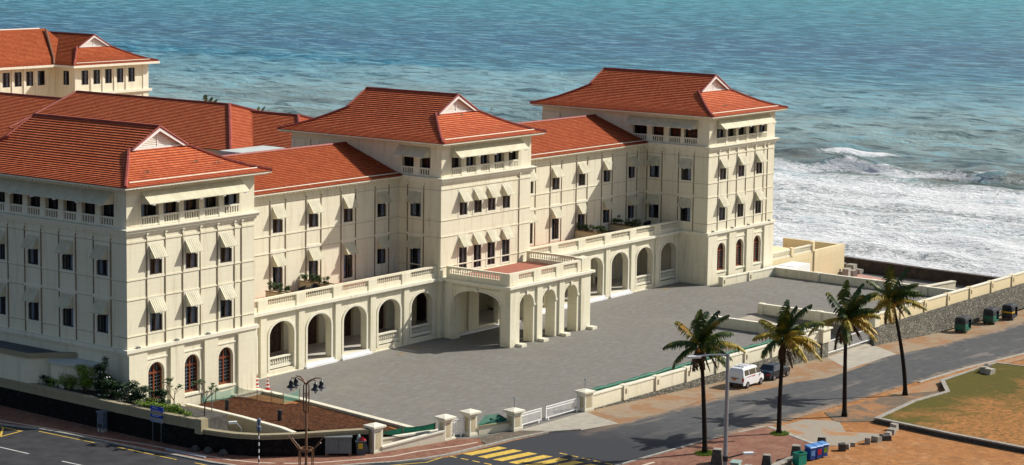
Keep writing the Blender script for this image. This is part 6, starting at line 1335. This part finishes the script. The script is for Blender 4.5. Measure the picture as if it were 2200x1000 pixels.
# ------------------------------------------------------------------ people
def figure(name, label, pts, parts_, loc, mats, rz=0):
    """skinned figure: joints with radii joined by edges"""
    t = thing(name, label, 'person', loc, rz); me = bpy.data.meshes.new('body'); me.from_pydata([p[:3] for p in pts], parts_, []); o = bpy.data.objects.new('body', me); col.objects.link(o)
    md = o.modifiers.new('skin', 'SKIN'); md.use_smooth_shade = True
    for v, p in zip(me.skin_vertices[0].data, pts): v.radius = (p[3], p[3]*(p[4] if len(p) > 4 else 1))
    me.skin_vertices[0].data[0].use_root = True; s2 = o.modifiers.new('sub', 'SUBSURF'); s2.levels = 1; s2.render_levels = 1
    dg = bpy.context.evaluated_depsgraph_get(); m2 = bpy.data.meshes.new_from_object(o.evaluated_get(dg)); bpy.data.objects.remove(o)
    for mm in mats: m2.materials.append(MT[mm])
    for p in m2.polygons:
        z = sum(m2.vertices[i].co.z for i in p.vertices)/len(p.vertices); x = abs(sum(m2.vertices[i].co.x for i in p.vertices)/len(p.vertices))
        p.material_index = 0 if z > 1.47 or (z < 1.0 and x > .22) else (1 if z > .95 else 2)
    b_ = bpy.data.objects.new('body', m2); col.objects.link(b_); b_.parent = t
    hr = MB(); hr.lathe((0, .015, 1.62), [(.10, 0), (.105, .06), (.09, .12), (.04, .16)], 10); _b(hr, 'hair', 'hair', t, smooth=True); return t
J = [(0, 0, .98, .13, .75), (0, 0, 1.2, .135, .7), (0, 0, 1.40, .15, .6), (0, 0, 1.5, .055), (0, -.01, 1.6, .085), (0, -.01, 1.7, .075),
     (.1, 0, .9, .095), (.11, -.02, .5, .065), (.12, 0, .1, .045), (.13, -.13, .03, .04), (-.1, 0, .9, .095), (-.11, .02, .5, .065), (-.12, .03, .1, .045), (-.13, -.1, .03, .04),
     (.2, 0, 1.42, .055), (.25, .02, 1.15, .042), (.24, -.06, .9, .033), (.24, -.09, .8, .03), (-.2, 0, 1.42, .055), (-.25, .02, 1.15, .042), (-.24, -.06, .9, .033), (-.24, -.09, .8, .03)]
Eg = [(0, 1), (1, 2), (2, 3), (3, 4), (4, 5), (0, 6), (6, 7), (7, 8), (8, 9), (0, 10), (10, 11), (11, 12), (12, 13), (2, 14), (14, 15), (15, 16), (16, 17), (2, 18), (18, 19), (19, 20), (20, 21)]
figure('person', 'person in white shirt and dark trousers standing in the shade under the entrance porch', J, Eg, (46.75, 3.3, .315), ['skin', 'shirt_white', 'trousers'], R(-30))
m = MB(); m.lathe((0, 0, -.3), [(.16, 0), (.19, .25), (.08, .42), (.1, .5), (.11, .62), (.05, .72)], 10); m.tube([(.12, 0, .05), (.3, .1, .3), (.26, .1, .55)], .045, 6); m.tube([(-.12, 0, .05), (-.3, .1, .3), (-.26, .1, .55)], .045, 6)
o = m.build('person', 'trousers', smooth=True); o.location = (221, 24.3, -4.6); tag(o, 'lone dark figure of a bather standing waist deep in the surf', 'person')
# kerbs round the lawn
t = thing('lawn_kerb', 'low stained retaining kerb round the raised lawn', 'kerb', (45, -46, 0))
hk = lambda o_: (lambda x, y: h(x)+o_)
wall_line(t, [(41.8, -45.5), (51.8, -44.1), (58.2, -44.2), (62.9, -41.4), (75.6, -40.9), (76.2, -43.7), (110, -44.8)], hk(-.2), hk(.40), th=.28, mat='stone_dark', cmat='stone_grey')
wall_line(t, [(42.0, -45.6), (40.8, -52.6), (39.8, -62), (38, -110)], hk(-.2), hk(.42), th=.35, mat='stone_dark', cmat='stone_grey')
sheet('far_pavement_edge', [(62, -39.3), (200, -38.7), (200, -39.0), (62, -39.6)], .05, 'kerb_stone', side=.15)
